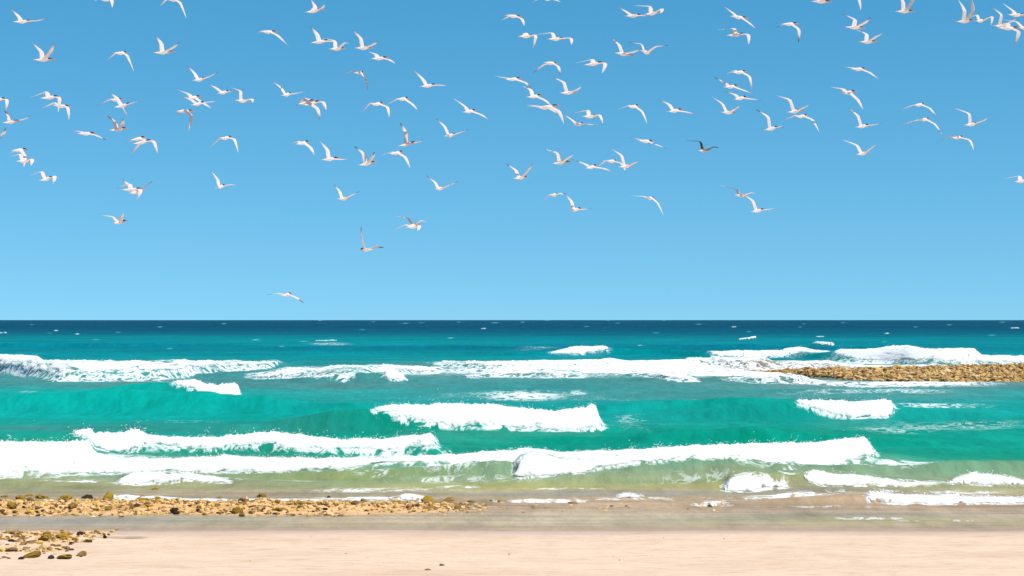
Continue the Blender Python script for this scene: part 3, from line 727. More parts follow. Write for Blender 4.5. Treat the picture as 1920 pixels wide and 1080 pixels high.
# label, tail, head, wristL, tipL, wristR, tipR, dark tip amount, distance offset
BIRDS = [
("white tern nearest the top left corner, one wing raised and dark right wingtip held level",(30,43),(50,38),(30,29),(12,10),(70,40),(96,37),.6,0),
("white tern with wings in a V and black cap, below the top left corner bird",(67,114),(91,110),(73,95),(53,74),(97,98),(112,86),.5,0),
("tern with long drooping wings, alone between two V winged terns at upper left",(219,102),(231,97),(213,95),(193,106),(241,106),(257,137),.2,0),
("tern banking with steep left wing and dark right wingtip, right of a drooping winged bird",(292,101),(316,96),(299,80),(286,60),(326,91),(345,84),.8,0),
("tern cut by the top edge at left, only a white downturned wing showing",(188,1),(206,-3),(185,-10),(168,-6),(212,2),(222,22),.1,0),
("tern cut by the top edge with long right wing hanging down, second from left corner",(317,2),(331,-3),(308,-5),(294,2),(340,8),(355,38),.1,0),
("tern cut by the left edge with right wing folded straight down",(-12,189),(2,184),(-18,182),(-38,192),(16,188),(22,213),.4,.8),
("tern at the left edge with level dark tipped right wing, under the folded wing bird",(11,232),(27,226),(11,217),(-2,200),(46,224),(68,219),.8,0),
("tern mostly beyond the left edge, only its dark tipped wing in view",(-32,262),(-10,258),(-35,245),(-50,230),(6,252),(22,243),.9,0),
("tern with bowed wings, upper front bird of the overlapping pair at far left",(81,186),(101,180),(82,169),(52,180),(114,184),(117,214),.1,-1.2),
("tern half hidden behind the bowed winged bird of the far left pair",(104,199),(122,198),(97,190),(71,200),(130,203),(140,229),.2,1.2),
("tern with long drooping wings, upper bird of the crossed pair at left",(211,189),(221,185),(203,183),(174,195),(232,200),(247,224),.6,.9),
("tern with straight dark tipped right wing, lower bird of the crossed pair at left",(219,203),(237,194),(216,183),(199,168),(250,195),(273,193),.7,-.9),
("small tern in a V with orange bill, below the crossed pair at left",(210,246),(229,240),(211,227),(192,210),(232,236),(243,226),.5,1.2),
("tern gliding almost flat with straight wings, left of the small V winged tern",(150,252),(169,249),(147,245),(124,240),(182,255),(209,266),.6,0),
("tern behind its twin in the tight overlapping pair gliding at left",(250,264),(264,257),(248,259),(226,265),(283,264),(302,273),.6,.8),
("front tern of the tight overlapping pair at left, broad right wing drooping",(254,271),(275,263),(254,270),(240,282),(289,265),(303,289),.1,-.8),
("back tern of the stacked pair close to the left edge, right wing hanging",(28,284),(41,279),(26,278),(7,283),(50,294),(56,317),.1,.9),
("front tern of the stacked pair close to the left edge, wings bent like an M",(37,304),(50,301),(33,287),(9,291),(63,299),(71,315),.1,-.9),
("tern with M shaped wings flying alone under the stacked pair at far left",(80,340),(91,332),(74,320),(48,326),(105,331),(112,348),.1,0),
("front tern of the tangled pair above the lowest left bird, right wing pointing down",(232,357),(258,354),(238,343),(211,351),(266,356),(268,377),.4,-.9),
("back tern of the tangled pair above the lowest left bird, dark right wingtip raised",(247,364),(259,358),(237,345),(225,334),(273,351),(295,341),.8,.9),
("lowest tern at far left, white wings spread in a shallow V",(216,420),(229,414),(209,406),(184,401),(231,409),(243,401),.1,1.5),
("white tern with wings arched like a bow, alone at left under the crowd",(415,262),(428,256),(409,256),(388,273),(441,262),(453,289),.1,.5),
("tern with right wing folded straight down and pale tail fanned, left of the arched bird",(335,210),(354,207),(338,203),(322,211),(361,219),(360,250),.3,-.5),
("thin tern with one wing up and one wing level, alone below the arched bird",(410,354),(416,347),(405,336),(393,320),(431,348),(451,349),.1,1.5),
("tern touching the top edge right of the quarter mark, grey wing upright",(576,25),(597,17),(588,10),(581,-9),(605,18),(615,15),.3,0),
("tern with dark tipped raised wing, first of the three in a row near top",(585,82),(611,75),(592,62),(580,43),(623,79),(636,84),.8,.7),
("middle tern of the three in a row near the top, wings curled",(621,94),(639,89),(626,74),(603,66),(646,83),(661,88),.2,-.6),
("third tern of the three in a row near the top, dark tipped wing straight up",(669,92),(691,88),(675,70),(659,50),(700,86),(714,82),.8,.6),
("tern sloping down to the right just under the row of three",(699,112),(720,107),(703,99),(690,90),(730,114),(746,125),.2,-.6),
("tern with grey right wing hanging, alone under the row of three",(668,139),(677,134),(658,130),(633,136),(686,148),(694,175),.3,0),
("tern gliding with nearly straight wings and dark right tip, left of the row of three",(491,61),(511,58),(495,55),(473,54),(521,68),(546,90),.6,0),
("tern with V wings, topmost of the cluster at left centre",(367,153),(378,146),(362,136),(345,117),(396,144),(417,137),.8,0),
("tern with straight dark right wing passing behind its neighbour in the left centre cluster",(413,177),(423,170),(402,163),(386,152),(441,172),(467,170),.8,.9),
("tern with hooked right wing, right end of the left centre cluster",(446,190),(460,188),(449,169),(430,160),(473,187),(482,198),.2,-.9),
("back tern of the parallel pair in the left centre cluster, right wing sloping down",(353,186),(368,180),(350,174),(327,163),(384,196),(403,207),.4,.8),
("front tern of the parallel pair in the left centre cluster, right wing held level",(364,199),(376,191),(355,185),(335,175),(395,192),(415,194),.6,-.8),
("tern with level right wing above the tangled pair, left of centre",(533,181),(541,174),(525,163),(507,147),(560,176),(584,173),.6,0),
("front tern of the tangled pair left of centre, dark tipped right wing hanging",(561,197),(583,188),(568,181),(551,193),(595,204),(605,228),.8,-.8),
("back tern of the tangled pair left of centre, white right wing curved",(572,199),(593,190),(575,183),(552,188),(606,192),(618,210),.1,.8),
("tern with bowed wings, lower left of two gliding side by side near centre",(698,198),(713,192),(692,191),(675,206),(727,202),(734,225),.2,0),
("tern with bowed wings, upper right of two gliding side by side near centre",(746,188),(761,183),(742,183),(724,191),(772,196),(787,211),.1,.4),
("tern with left wing raised and black cap, alone above the centre of the flock",(791,164),(811,158),(792,147),(775,126),(826,161),(843,166),.5,0),
("tern sloping down right with forked tail, at the left rim of the mid sky gap",(871,212),(887,206),(872,198),(851,180),(901,216),(917,227),.2,0),
("tern with drooping right wing, just left of a bird with one broad wing raised",(559,272),(573,265),(556,263),(538,265),(583,278),(596,295),.3,.3),
("tern with broad raised left wing and level right wing, between two birds at left centre",(606,301),(628,296),(612,280),(597,260),(643,300),(662,300),.5,0),
("tern in a narrow V with greenish dark right wingtip and brown left wing",(675,311),(697,304),(680,287),(664,271),(699,297),(708,288),1,0),
("tern with sharply upright dark tipped wing, right of the narrow V bird",(750,275),(773,267),(760,248),(751,227),(785,268),(797,265),1,.3),
("tern with drooping right wing right under the upright winged bird",(733,290),(750,284),(733,283),(714,286),(760,296),(773,318),.1,-.3),
("tern in a V with dark right wingtip, right of the upright winged bird",(836,257),(850,251),(833,236),(817,218),(865,249),(883,246),.9,.4),
("small tern in a wide V with dark right wingtip, low near centre",(817,355),(830,352),(815,341),(799,326),(845,347),(863,342),1,1.5),
("small thin tern with dark tipped right wing, low left of centre",(637,374),(649,371),(635,358),(624,343),(660,367),(680,361),.9,1.5),
("back bird of the low crossed pair, both wings arched upward",(769,424),(782,420),(764,408),(741,403),(788,415),(805,418),.2,.6),
("front bird of the low crossed pair, white wings drooping",(765,427),(781,424),(759,420),(737,429),(786,424),(788,436),.1,-.6),
("lone pale tern flying left with one wing straight up",(697,469),(679,467),(678,445),(673,424),(704,465),(723,463),.9,2),
("lowest tern of all, skimming just above the horizon with thin spread wings",(532,555),(541,551),(519,550),(496,552),(556,558),(576,569),1,2.5),
("tern cut by the top edge at the middle of the photo",(1018,1),(1035,-5),(1014,-8),(998,-3),(1040,3),(1053,12),.3,0),
("upper tern of the pair in a column, right wing reaching down to its neighbour",(950,31),(971,29),(958,24),(942,30),(978,38),(985,56),.2,.6),
("lower tern of the pair in a column, right wing folded down",(974,70),(996,66),(986,58),(973,64),(1004,68),(1001,97),.4,-.6),
("tern with M shaped wings right of the column pair near the top",(1029,75),(1052,71),(1036,58),(1003,62),(1070,72),(1073,89),.1,0),
("tern with M shaped wings and black cap, left of the two terns touching tips",(1097,123),(1125,117),(1112,108),(1083,113),(1134,120),(1130,143),.1,0),
("tern with yellowish dark tipped left wing, upper bird of a pair right of centre",(1022,119),(1040,117),(1018,119),(1002,130),(1046,127),(1051,147),.9,.6),
("tern with curled left wing, lower bird of the pair right of centre",(1052,176),(1075,172),(1057,153),(1036,140),(1080,171),(1090,168),.1,-.6),
("first tern of the diagonal chain of four, thin wings outstretched",(950,151),(971,146),(953,144),(930,137),(985,156),(1000,170),.1,.8),
("second tern of the diagonal chain of four, clear black cap",(990,184),(1010,178),(995,166),(983,156),(1020,189),(1034,202),.1,0),
("last tern of the diagonal chain of four, long right wing hanging",(1010,202),(1040,198),(1012,198),(992,191),(1047,210),(1059,234),.1,-1),
("tern half hidden inside the diagonal chain of four, thin right wing",(1011,204),(1029,200),(1008,198),(990,193),(1031,207),(1046,218),.1,1),
("tern with level right wing passing under the M winged bird",(1076,235),(1091,231),(1073,223),(1057,208),(1106,235),(1133,237),.7,.6),
("M winged tern above the bird with the level wing, right of centre",(1094,220),(1115,217),(1104,204),(1077,208),(1123,217),(1131,237),.2,-.6),
("tern with long white right wing drooping, alone between two groups right of centre",(1179,203),(1194,197),(1180,195),(1163,199),(1203,211),(1213,236),.1,0),
("left tern of the pair touching the top edge region, left wing raised and black cap",(1174,32),(1198,27),(1177,20),(1164,5),(1208,32),(1224,38),.7,.4),
("right tern of the pair near the top edge, wings bent like a hook",(1210,29),(1232,22),(1221,9),(1191,5),(1239,19),(1238,33),.1,-.4),
("left tern of the two touching wingtips, wing raised straight",(1155,101),(1180,101),(1161,82),(1150,65),(1186,100),(1203,97),.7,.3),
("right tern of the two touching wingtips, both wings arched with black tips",(1203,97),(1218,98),(1204,80),(1181,74),(1228,89),(1253,90),1,-.3),
("tern with broad raised left wing and forked tail, alone in the gap right of centre",(1253,211),(1275,205),(1256,194),(1241,181),(1286,212),(1304,219),.7,0),
("upper tern of a close pair, right wing sloping steeply down",(1371,32),(1396,32),(1378,22),(1367,6),(1398,43),(1414,60),.2,0),
("lower tern of a close pair with wings bent like an M",(1364,68),(1391,63),(1380,50),(1348,52),(1401,66),(1402,89),.1,.2),
("topmost tern of the tight group of four, grey right wing hanging",(1374,138),(1396,133),(1380,129),(1364,134),(1403,145),(1408,173),.5,.8),
("second tern of the tight group of four, black cap and thin lower wing",(1358,165),(1380,160),(1362,153),(1345,138),(1388,170),(1412,181),.6,0),
("third tern of the tight group of four, dark tip on its low right wing",(1377,188),(1397,181),(1381,175),(1368,165),(1406,188),(1425,193),.8,-.7),
("lowest tern of the tight group of four, head bent down",(1354,212),(1374,210),(1356,193),(1340,177),(1376,206),(1384,203),.4,.3),
("tern with black tipped right wing hanging down, alone in upper sky right of centre",(1466,47),(1491,43),(1480,39),(1464,43),(1495,57),(1495,85),1,0),
("tern cut by the top edge at right, only belly and head showing",(1523,4),(1552,2),(1535,-18),(1522,-38),(1553,-14),(1562,-32),.3,0),
("tern above the top edge, only one white wing hanging into view",(1575,-12),(1600,-14),(1585,-22),(1560,-20),(1608,-1),(1611,25),.1,.6),
("upper tern of the pair with brown curled wing and pale belly",(1586,52),(1615,51),(1606,34),(1585,19),(1617,46),(1626,40),.9,.3),
("lower tern of the pair with brown raised wing, flying to the right",(1612,80),(1638,77),(1628,61),(1615,49),(1636,73),(1647,70),.2,-.3),
("upper tern of the overlapping pair with curved brown wing, right of centre",(1477,212),(1501,206),(1482,186),(1461,175),(1504,204),(1511,202),.2,.5),
("lower tern of the overlapping pair, white right wing drooping long",(1493,221),(1511,215),(1493,214),(1475,222),(1521,226),(1533,251),.1,-.5),
("tern with black tipped raised wing and broad tail, below the tight group",(1434,245),(1456,238),(1441,218),(1421,201),(1459,240),(1464,243),1,0),
("upper tern of the stacked pair at right, right wing reaching down",(1575,176),(1601,171),(1584,164),(1568,157),(1605,188),(1614,209),.1,.5),
("lower tern of the stacked pair at right with level right wing",(1605,240),(1627,234),(1610,216),(1597,198),(1636,236),(1649,234),.7,-.5),
("tern sloping down right with black cap, alone above the stacked pair at right",(1596,131),(1620,128),(1603,124),(1589,118),(1627,138),(1645,155),.5,0),
("upper tern of two parallel ones with drooping wings at right",(1713,199),(1732,194),(1712,196),(1695,203),(1740,205),(1750,225),.7,.4),
("lower tern of two parallel ones with drooping wings at right",(1722,226),(1741,222),(1719,224),(1699,231),(1749,234),(1762,257),.4,-.4),
("tern with curled brown wing and pale belly, far right under the corner group",(1808,236),(1832,231),(1820,212),(1795,199),(1837,229),(1841,226),.2,0),
("tern with right wing hanging and black cap, below the curled winged bird at far right",(1784,260),(1805,256),(1791,251),(1767,263),(1815,264),(1819,286),.2,.2),
("tern with raised curved wing, alone low at right under the stacked pair",(1606,291),(1627,285),(1610,271),(1586,258),(1627,281),(1635,275),.1,.5),
("tern at the top edge with both brown wings straight up and orange bill",(1680,23),(1708,20),(1696,2),(1690,-24),(1709,3),(1707,-22),.2,-1),
("tern in the top right corner group with white wing straight up, leftmost of them",(1793,42),(1821,38),(1810,18),(1807,-5),(1822,22),(1815,0),.2,.3),
("tern with hooked wings behind the bill of the corner group's leftmost bird",(1829,42),(1847,36),(1837,24),(1816,31),(1856,33),(1850,56),.3,.8),
("tern in the top right corner group with brown dark tipped wing raised",(1863,50),(1887,47),(1880,26),(1865,6),(1890,44),(1897,40),.8,.8),
("tern in the top right corner group with brown wing hanging far down",(1874,54),(1905,52),(1895,40),(1876,40),(1905,62),(1896,91),.6,-.9),
("tern in the top right corner with raised white wing and forked tail",(1890,29),(1918,27),(1907,18),(1895,-1),(1921,31),(1932,29),.1,.3),
("tern cut by the right edge in the top corner group, pale belly",(1908,54),(1931,50),(1912,38),(1894,30),(1933,44),(1946,50),.1,1.2),
("tern cut by the right edge in mid sky, away from every group",(1902,342),(1926,338),(1918,328),(1894,332),(1934,336),(1944,350),.1,0),
("tern in a V with greenish right wing, left of the chain of touching wingtips",(965,336),(984,331),(967,318),(950,303),(989,321),(1002,308),.6,.3),
("tern with large curled left wing, first of the chain of wingtips at centre right",(1037,308),(1062,303),(1046,286),(1023,276),(1065,297),(1076,294),.1,.2),
("tern with flat spread wings in the middle of the wingtip chain at centre right",(1100,317),(1115,310),(1098,306),(1075,295),(1131,317),(1149,325),.5,0),
("tern with raised brown wing, front of the crossed pair at centre right",(1162,314),(1182,310),(1166,291),(1150,276),(1186,308),(1198,305),.4,-.7),
("tern with drooping wings, back of the crossed pair at centre right",(1138,303),(1153,301),(1136,299),(1124,309),(1165,308),(1173,327),.1,.7),
("tern gliding edge on with dark right tip and yellowish belly, right of the wingtip chain",(1198,265),(1220,264),(1203,260),(1187,253),(1230,273),(1251,283),.9,.4),
("dark winged bird with black tips and brown wings, unlike the white terns",(1311,284),(1328,281),(1315,264),(1292,260),(1336,277),(1346,282),2,0),
("white tern with thin arched wings and no dark tip, low right of centre",(1212,373),(1224,370),(1209,367),(1187,364),(1232,382),(1243,407),.1,1.2),
("upper left tern of the low pair at right, wing spread left",(1379,367),(1398,366),(1384,354),(1356,345),(1404,363),(1413,366),.1,.5),
("lower right tern of the low pair at right, wing raised and bill forward",(1409,398),(1430,393),(1413,376),(1400,361),(1438,394),(1455,392),.4,-.5),
("small distant tern with short drooping wings beside the raised winged low bird",(1034,367),(1043,364),(1032,363),(1021,373),(1048,364),(1057,369),.1,3),
("low tern at centre right with wing raised steeply and dark right wingtip",(1069,396),(1086,391),(1072,377),(1061,359),(1096,394),(1111,392),.8,.4),
]
# ------------------------------------------------------------------ rocks
def rock_mesh(name, seed, sub=2, rough=0.34, flat=0.62, block=0.0):
    rng = random.Random(seed)
    bm = bmesh.new()
    bmesh.ops.create_icosphere(bm, subdivisions=sub, radius=1.0)
    off = Vector((rng.uniform(-50, 50), rng.uniform(-50, 50), rng.uniform(-50, 50)))
    ax = Vector((rng.uniform(.8, 1.25), rng.uniform(.7, 1.1), flat * rng.uniform(.85, 1.25)))
    for v in bm.verts:
        p = v.co.copy()
        n = mnoise.noise(p * 1.1 + off) * 0.9 + mnoise.noise(p * 2.4 + off) * 0.6 + mnoise.noise(p * 5.0 + off) * 0.35
        pit = max(0.0, mnoise.noise(p * 3.6 - off) - 0.15) * 0.9
        r = 1 + rough * n - 0.45 * pit
        # planar chips make edges
        for c in range(4):
            cr = random.Random(seed * 13 + c)
            nrm = Vector((cr.uniform(-1, 1), cr.uniform(-1, 1), cr.uniform(-.6, 1))).normalized()
            dd = p.dot(nrm) * r
            if dd > 0.72:
                r *= 0.72 / dd * 0.6 + 0.4
        v.co = Vector((p.x * ax.x, p.y * ax.y, p.z * ax.z)) * r
    me = bpy.data.meshes.new(name)
    bm.to_mesh(me)
    bm.free()
    me.polygons.foreach_set("use_smooth", [False] * len(me.polygons))
    return me

SHAPES = {}
for key, m in (("tan", M_TAN), ("gold", M_GOLD), ("dark", M_DARK), ("reef", M_REEF)):
    SHAPES[key] = []
    for i in range(9):
        me = rock_mesh("rock_" + key, 100 + i * 7 + len(key) * 31, 3 if key != "reef" else 2, 0.42 if key == "gold" else 0.34, 0.7)
        me.materials.append(m)
        SHAPES[key].append(me)

rrng = random.Random(77)
def place_rock(name, kind, cx, cy, w, h, label, group, base=0.0, zf=None):
    """a rock w x h photo pixels large standing on the ground seen at (cx, cy)"""
    D = float(row2D(cy))
    for _ in range(6):
        X = float(px2x(cx, D))
        z = float((zf or (lambda a, b: max(float(sand_z(a, b)), -0.03)))(X, D))
        D = F * (CAMH - z) / (cy - HOR)
    me = rrng.choice(SHAPES[kind])
    o = bpy.data.objects.new(name, me)
    COL.objects.link(o)
    sx = w * D / F / 1.62
    szz = h * D / F / 1.25
    o.scale = (sx, sx * rrng.uniform(.8, 1.15), szz)
    o.rotation_euler = (rrng.uniform(-.35, .35), rrng.uniform(-.35, .35), rrng.uniform(0, 6.28))
    o.location = (X, D + sx * 0.6, z + szz * 0.32)
    tag(o, label, "rock", group)
    return o

NEAR = [  # kind, column, row of its foot, width, height, label
 ("gold",37,940,18,14,"golden algae clump of coral rock on the shoreline bar near the left edge"),
 ("gold",54,934,13,10,"upright yellow rock at the back of the bar, right of the left edge clump"),
 ("gold",6,936,14,9,"yellow algae covered rock touching the left edge on the rock bar"),
 ("gold",77,938,20,11,"broad golden rock on the seaward rim of the bar at left"),
 ("gold",120,940,20,12,"olive brown knobbly rock on the seaward rim of the bar"),
 ("dark",162,938,20,10,"dark brown tufted rock at the water's edge of the bar"),
 ("gold",200,940,24,17,"tall golden rock beside the white swash on the bar"),
 ("tan",135,952,16,10,"tan block with shaded face in the middle of the bar at left"),
 ("gold",46,951,16,12,"greenish brown double rock in front of the left clump"),
 ("gold",266,941,22,10,"ochre rock with flat top behind the white swash line"),
 ("gold",293,941,20,12,"golden boulder sitting in the white swash"),
 ("dark",337,943,13,10,"purplish dark stone standing in the swash"),
 ("dark",250,952,14,8,"dark olive stone among tan rubble, left of centre of the bar"),
 ("gold",206,956,20,7,"flat golden slab in the middle of the rock bar"),
 ("dark",336,964,11,8,"almost black round stone at the front of the bar"),
 ("gold",444,965,22,14,"pointed yellow brown rock at the front edge of the bar"),
 ("dark",450,943,17,9,"dark brown rock pair member at the back of the bar"),
 ("tan",464,946,16,7,"low brown slab beside the dark rock at the back of the bar"),
 ("tan",412,938,11,8,"small golden tan knob in the white swash"),
 ("dark",114,916,9,4,"small dark rock awash in the shallows off the bar"),
 ("gold",285,921,15,6,"olive rock awash in the shallows beyond the swash"),
 ("gold",491,935,19,11,"dark golden mossy rock alone in the water behind the bar"),
 ("dark",616,937,10,9,"grey brown stone standing upright behind the bar"),
 ("dark",602,950,12,7,"dark brown stone amid the rubble at the middle of the bar"),
 ("gold",565,952,24,12,"large olive yellow rock on the middle of the bar"),
 ("gold",681,942,12,9,"yellow brown rock at the thinning end of the bar"),
 ("tan",532,960,30,7,"long low rubble slab on the front of the bar"),
 ("gold",803,943,20,11,"round golden mossy rock standing apart at the end of the bar"),
 ("tan",840,943,27,10,"wide tan rock with golden crown, right of the round mossy rock"),
 ("gold",937,945,11,9,"small golden round rock at the far end of the bar"),
 ("dark",921,943,8,6,"small grey stone next to the golden round rock"),
 ("tan",886,945,26,6,"low tan rock cluster stone between two golden rocks"),
 ("tan",807,957,24,9,"pale tan pitted rock in the pool in front of the round mossy rock"),
 ("tan",868,956,26,6,"flat tan reef slab in the pool, right of the pitted rock"),
 ("tan",747,946,36,7,"wide brown slab at the tip of the rock bar"),
 ("tan",979,944,10,6,"small brown rock beyond the end of the bar"),
 ("tan",1075,948,13,8,"triangular brown rock alone at the shoreline near the middle"),
 ("dark",1145,953,9,6,"left one of two dark little rocks in the shallows"),
 ("dark",1175,953,9,5,"right one of two dark little rocks in the shallows"),
 ("dark",1242,955,8,4,"round black stone in the shallows right of centre"),
 ("tan",1290,958,9,5,"brown stone next to a pale shell patch, right of centre"),
 ("dark",1332,953,9,7,"rightmost dark rock at the shoreline"),
 ("tan",1285,962,11,4,"pale flat stone, nearest of the right hand shallows stones"),
 ("gold",87,1003,13,8,"upper yellow topped rock of the pair in the lower left patch"),
 ("gold",81,1014,24,11,"lower dark golden rock of the pair in the lower left patch"),
 ("gold",121,1012,24,14,"largest golden brown rock by the tide pool in the lower left"),
 ("dark",149,1003,10,7,"small dark rock behind the tide pool, lower left"),
 ("gold",164,1005,18,7,"flat yellow rock lying in the tide pool, lower left"),
 ("gold",164,1017,12,6,"brown golden stone at the dry rim of the tide pool"),
 ("dark",196,1010,6,10,"thin upright dark stone in the tide pool"),
 ("tan",40,1003,14,7,"brown stone at the pool edge near the left border"),
 ("tan",22,1034,26,7,"long brown rubble rock near the left border on dry sand"),
 ("gold",57,1046,32,12,"big olive brown rock on the sand, lower left corner area"),
 ("dark",38,1049,10,6,"dark stone leaning against the big olive brown rock"),
 ("dark",94,1048,12,7,"blue grey dark stone on dry sand in the lower left"),
 ("gold",119,1048,24,10,"domed golden rock on dry sand, second from the right in its row"),
 ("tan",151,1043,20,9,"brown pointed rock at the right end of the dry sand row"),
 ("tan",42,1022,16,6,"tan brown rock above the dry sand row near the left border"),
 ("dark",107,1032,14,4,"dark flat stone on dry sand beside a twin"),
 ("dark",131,1032,11,3,"thin dark chip of stone on dry sand"),
 ("tan",829,1061,9,4,"small brown lump lying alone on the open sand"),
 ("tan",802,1069,7,3,"tiny brown chip lower left of the lump on open sand"),
]
GR_BAR = "coral rocks on the bar along the waterline"
for kind, cx, cy, w, h, lab in NEAR:
    place_rock("coral_rock", kind, cx, cy, w, h, lab, "coral rocks in the lower left sand patch" if cy > 975 else GR_BAR)
# the many look-alike stones of the bar
n = 0
while n < 105:
    cx = rrng.uniform(-12, 930) if rrng.random() < .45 else rrng.uniform(-12, 520)
    cy = rrng.gauss(953, 10) if cx < 650 else rrng.gauss(950, 5.5)
    if not (936 < cy < 971):
        continue
    w = rrng.uniform(6, 12)
    kd = rrng.choice(["tan", "tan", "tan", "gold", "dark"])
    cw = {"tan": "tan", "gold": "golden", "dark": "dark"}[kd]
    zone = "left end" if cx < 160 else "left half" if cx < 330 else "middle stretch" if cx < 560 else "thinning right end"
    side = "seaward side" if cy < 946 else "crest" if cy < 957 else "pool side"
    place_rock("coral_rock", kd, cx, cy, w, w * rrng.uniform(.32, .6), "small %s rock on the %s of the shoreline bar, %s" % (cw, side, zone), GR_BAR)
    n += 1
for _ in range(34):
    cx, cy = rrng.uniform(-10, 160), rrng.choice([rrng.gauss(1004, 4), rrng.gauss(1021, 5), rrng.gauss(1046, 3)])
    w = rrng.uniform(6, 12)
    kd = rrng.choice(["tan", "tan", "gold", "dark"])
    place_rock("coral_rock", kd, cx, cy, w, w * rrng.uniform(.35, .55), "small %s rock in the lower left patch, %s, %s" % ({"tan": "tan", "gold": "golden", "dark": "dark"}[kd],
               "beside the tide pool" if cy < 1012 else "behind the front row" if cy < 1035 else "in the front row", "near the left edge" if cx < 75 else "farther right"), "coral rocks in the lower left sand patch")

# pebbles too small to pick apart
def pebble_mass(name, pts, label, mat, seed):
    rng = np.random.RandomState(seed)
    ico = bmesh.new(); bmesh.ops.create_icosphere(ico, subdivisions=1, radius=1.0)
    bv = np.array([v.co[:] for v in ico.verts]); bf = np.array([[v.index for v in f.verts] for f in ico.faces]); ico.free()
    P = np.array([p[:3] for p in pts]); R = np.array([p[3] for p in pts])
    N = len(P)
    jit = 1 + rng.uniform(-.34, .34, (N, len(bv), 1))
    sc = R[:, None, None] * np.stack([rng.uniform(.8, 1.5, N), rng.uniform(.7, 1.2, N), rng.uniform(.45, .95, N)], -1)[:, None, :]
    a = rng.uniform(0, 6.28, N); ca, sa = np.cos(a)[:, None], np.sin(a)[:, None]
    q = bv[None] * jit * sc
    q = np.stack([q[..., 0] * ca - q[..., 1] * sa, q[..., 0] * sa + q[..., 1] * ca, q[..., 2]], -1) + P[:, None, :]
    f = (bf[None] + len(bv) * np.arange(N)[:, None, None]).reshape(-1, 3)
    me = np_mesh(name, q.reshape(-1, 3), np.zeros((0, 4), int), False, f)
    shade = np.repeat(rng.uniform(0, 1, N), len(bv))
    set_float(me, "shade", shade)
    tag(link(name, me, mat), label, kind="stuff")

def mat_pebble(name, stops):
    k = NT(name)
    at = k.n("Attribute", attribute_name="shade").outputs['Fac']
    pos = k.n("NewGeometry").outputs['Position']
    c = k.ramp(at, stops)
    nn = k.noise(pos, 28.0, 4, 0.7)
    c = k.mixc(0.8, c, k.ramp(nn, [(0.3, (.5, .46, .42)), (0.5, (1, 1, 1)), (.7, (1.15, 1.1, 1.05))]), 'MULTIPLY')
    p = k.n("BsdfPrincipled"); k.l(c, p.inputs['Base Color']); p.inputs['Roughness'].default_value = .85; p.inputs['Specular IOR Level'].default_value = .2
    k.l(p.outputs[0], k.out.inputs['Surface'])
    return k.m

M_PEB = mat_pebble("coral_pebbles", [(0, (.14, .075, .03)), (.14, (.28, .15, .055)), (.4, (.50, .30, .115)), (.7, (.64, .42, .19)), (.88, (.50, .32, .04)), (1, (.68, .50, .30))])
pts = []
prng = np.random.RandomState(5)
while len(pts) < 4300:
    m = prng.randint(0, 20)
    if m < 15:
        X_, Y_ = prng.uniform(-9.2, -0.4) if prng.rand() < .93 else prng.uniform(-.4, 3.4), prng.normal(30.45, .72)
        if X_ > -3 and prng.rand() < .45: continue
    elif m < 18:
        X_, Y_ = prng.uniform(-9.2, -5.6) , prng.choice([26.7, 25.7, 24.4]) + prng.normal(0, .22)
    else:
        X_, Y_ = prng.uniform(-9, 9), prng.uniform(22.6, 31)
        if prng.rand() < .93: continue
    z_ = float(sand_z(X_, Y_))
    if z_ < -0.035: continue
    r_ = abs(prng.normal(0.014, .017)) + .006
    if m >= 18: r_ = min(r_ * .5, .012)
    pts.append((X_, Y_, z_ + r_ * .2, r_))
pebble_mass("pebbles", pts, "small tan coral pebbles and shell bits strewn along the shore", M_PEB, 6)

# ------------------------------------------------------------------ the reef bank off to the right
RT = np.array([(1405,697.2),(1480,692.5),(1560,692),(1680,690.2),(1750,688.2),(1830,686.3),(1920,685),(2400,683)])
RB = np.array([(1405,698.5),(1480,702),(1560,707),(1600,712.5),(1700,714.5),(1780,717),(1830,719.5),(1920,720),(2400,721)])
def reef_at(px):
    t = np.interp(px, RT[:, 0], RT[:, 1]); b = np.interp(px, RB[:, 0], RB[:, 1])
    t = t + 0.6 * fbm(px / 14.0, 0 * px + 2, 91, 3); b = b + 1.1 * fbm(px / 22.0, 0 * px + 5, 92, 3)
    Db = row2D(b)
    top = 0.24 * sstep(1400, 1560, px) + 0.08
    Dc = F * (CAMH - top) / (t - HOR)
    return Db, np.maximum(Dc, Db + 1.0), top
rpx = np.arange(1404, 2400, 1.6)
Db, Dc, top = reef_at(rpx)
v = np.linspace(-0.12, 1.5, 64)[:, None]
D = Db + (Dc - Db) * v
Xr = px2x(rpx, D)
prof = top * (sstep(0, .25, v) * .35 + .65 * np.clip(v, 0, 1)) * (1 - sstep(1.05, 1.5, v)) - 0.12 * sstep(0.02, -.12, v) - 0.1 * sstep(1.3, 1.5, v)
Zr = prof + 0.10 * fbm(Xr / .5, D / 1.4, 93, 4) * sstep(-.12, .2, v) * np.clip(top, .1, 1)
me = np_mesh("reef_bank", np.stack([Xr, D, Zr], -1).reshape(-1, 3), grid_quads(64, len(rpx)))
tag(link("reef_bank", me, M_REEF), "brown coral reef bank showing above the sea at right", kind="structure")
def reef_z(a, b):
    px = 960 + a * F / b
    Db, Dc, top = (float(q) for q in reef_at(np.array(px)))
    v = (b - Db) / (Dc - Db)
    return float(top * (sstep(0, .25, v) * .35 + .65 * min(max(v, 0), 1)))
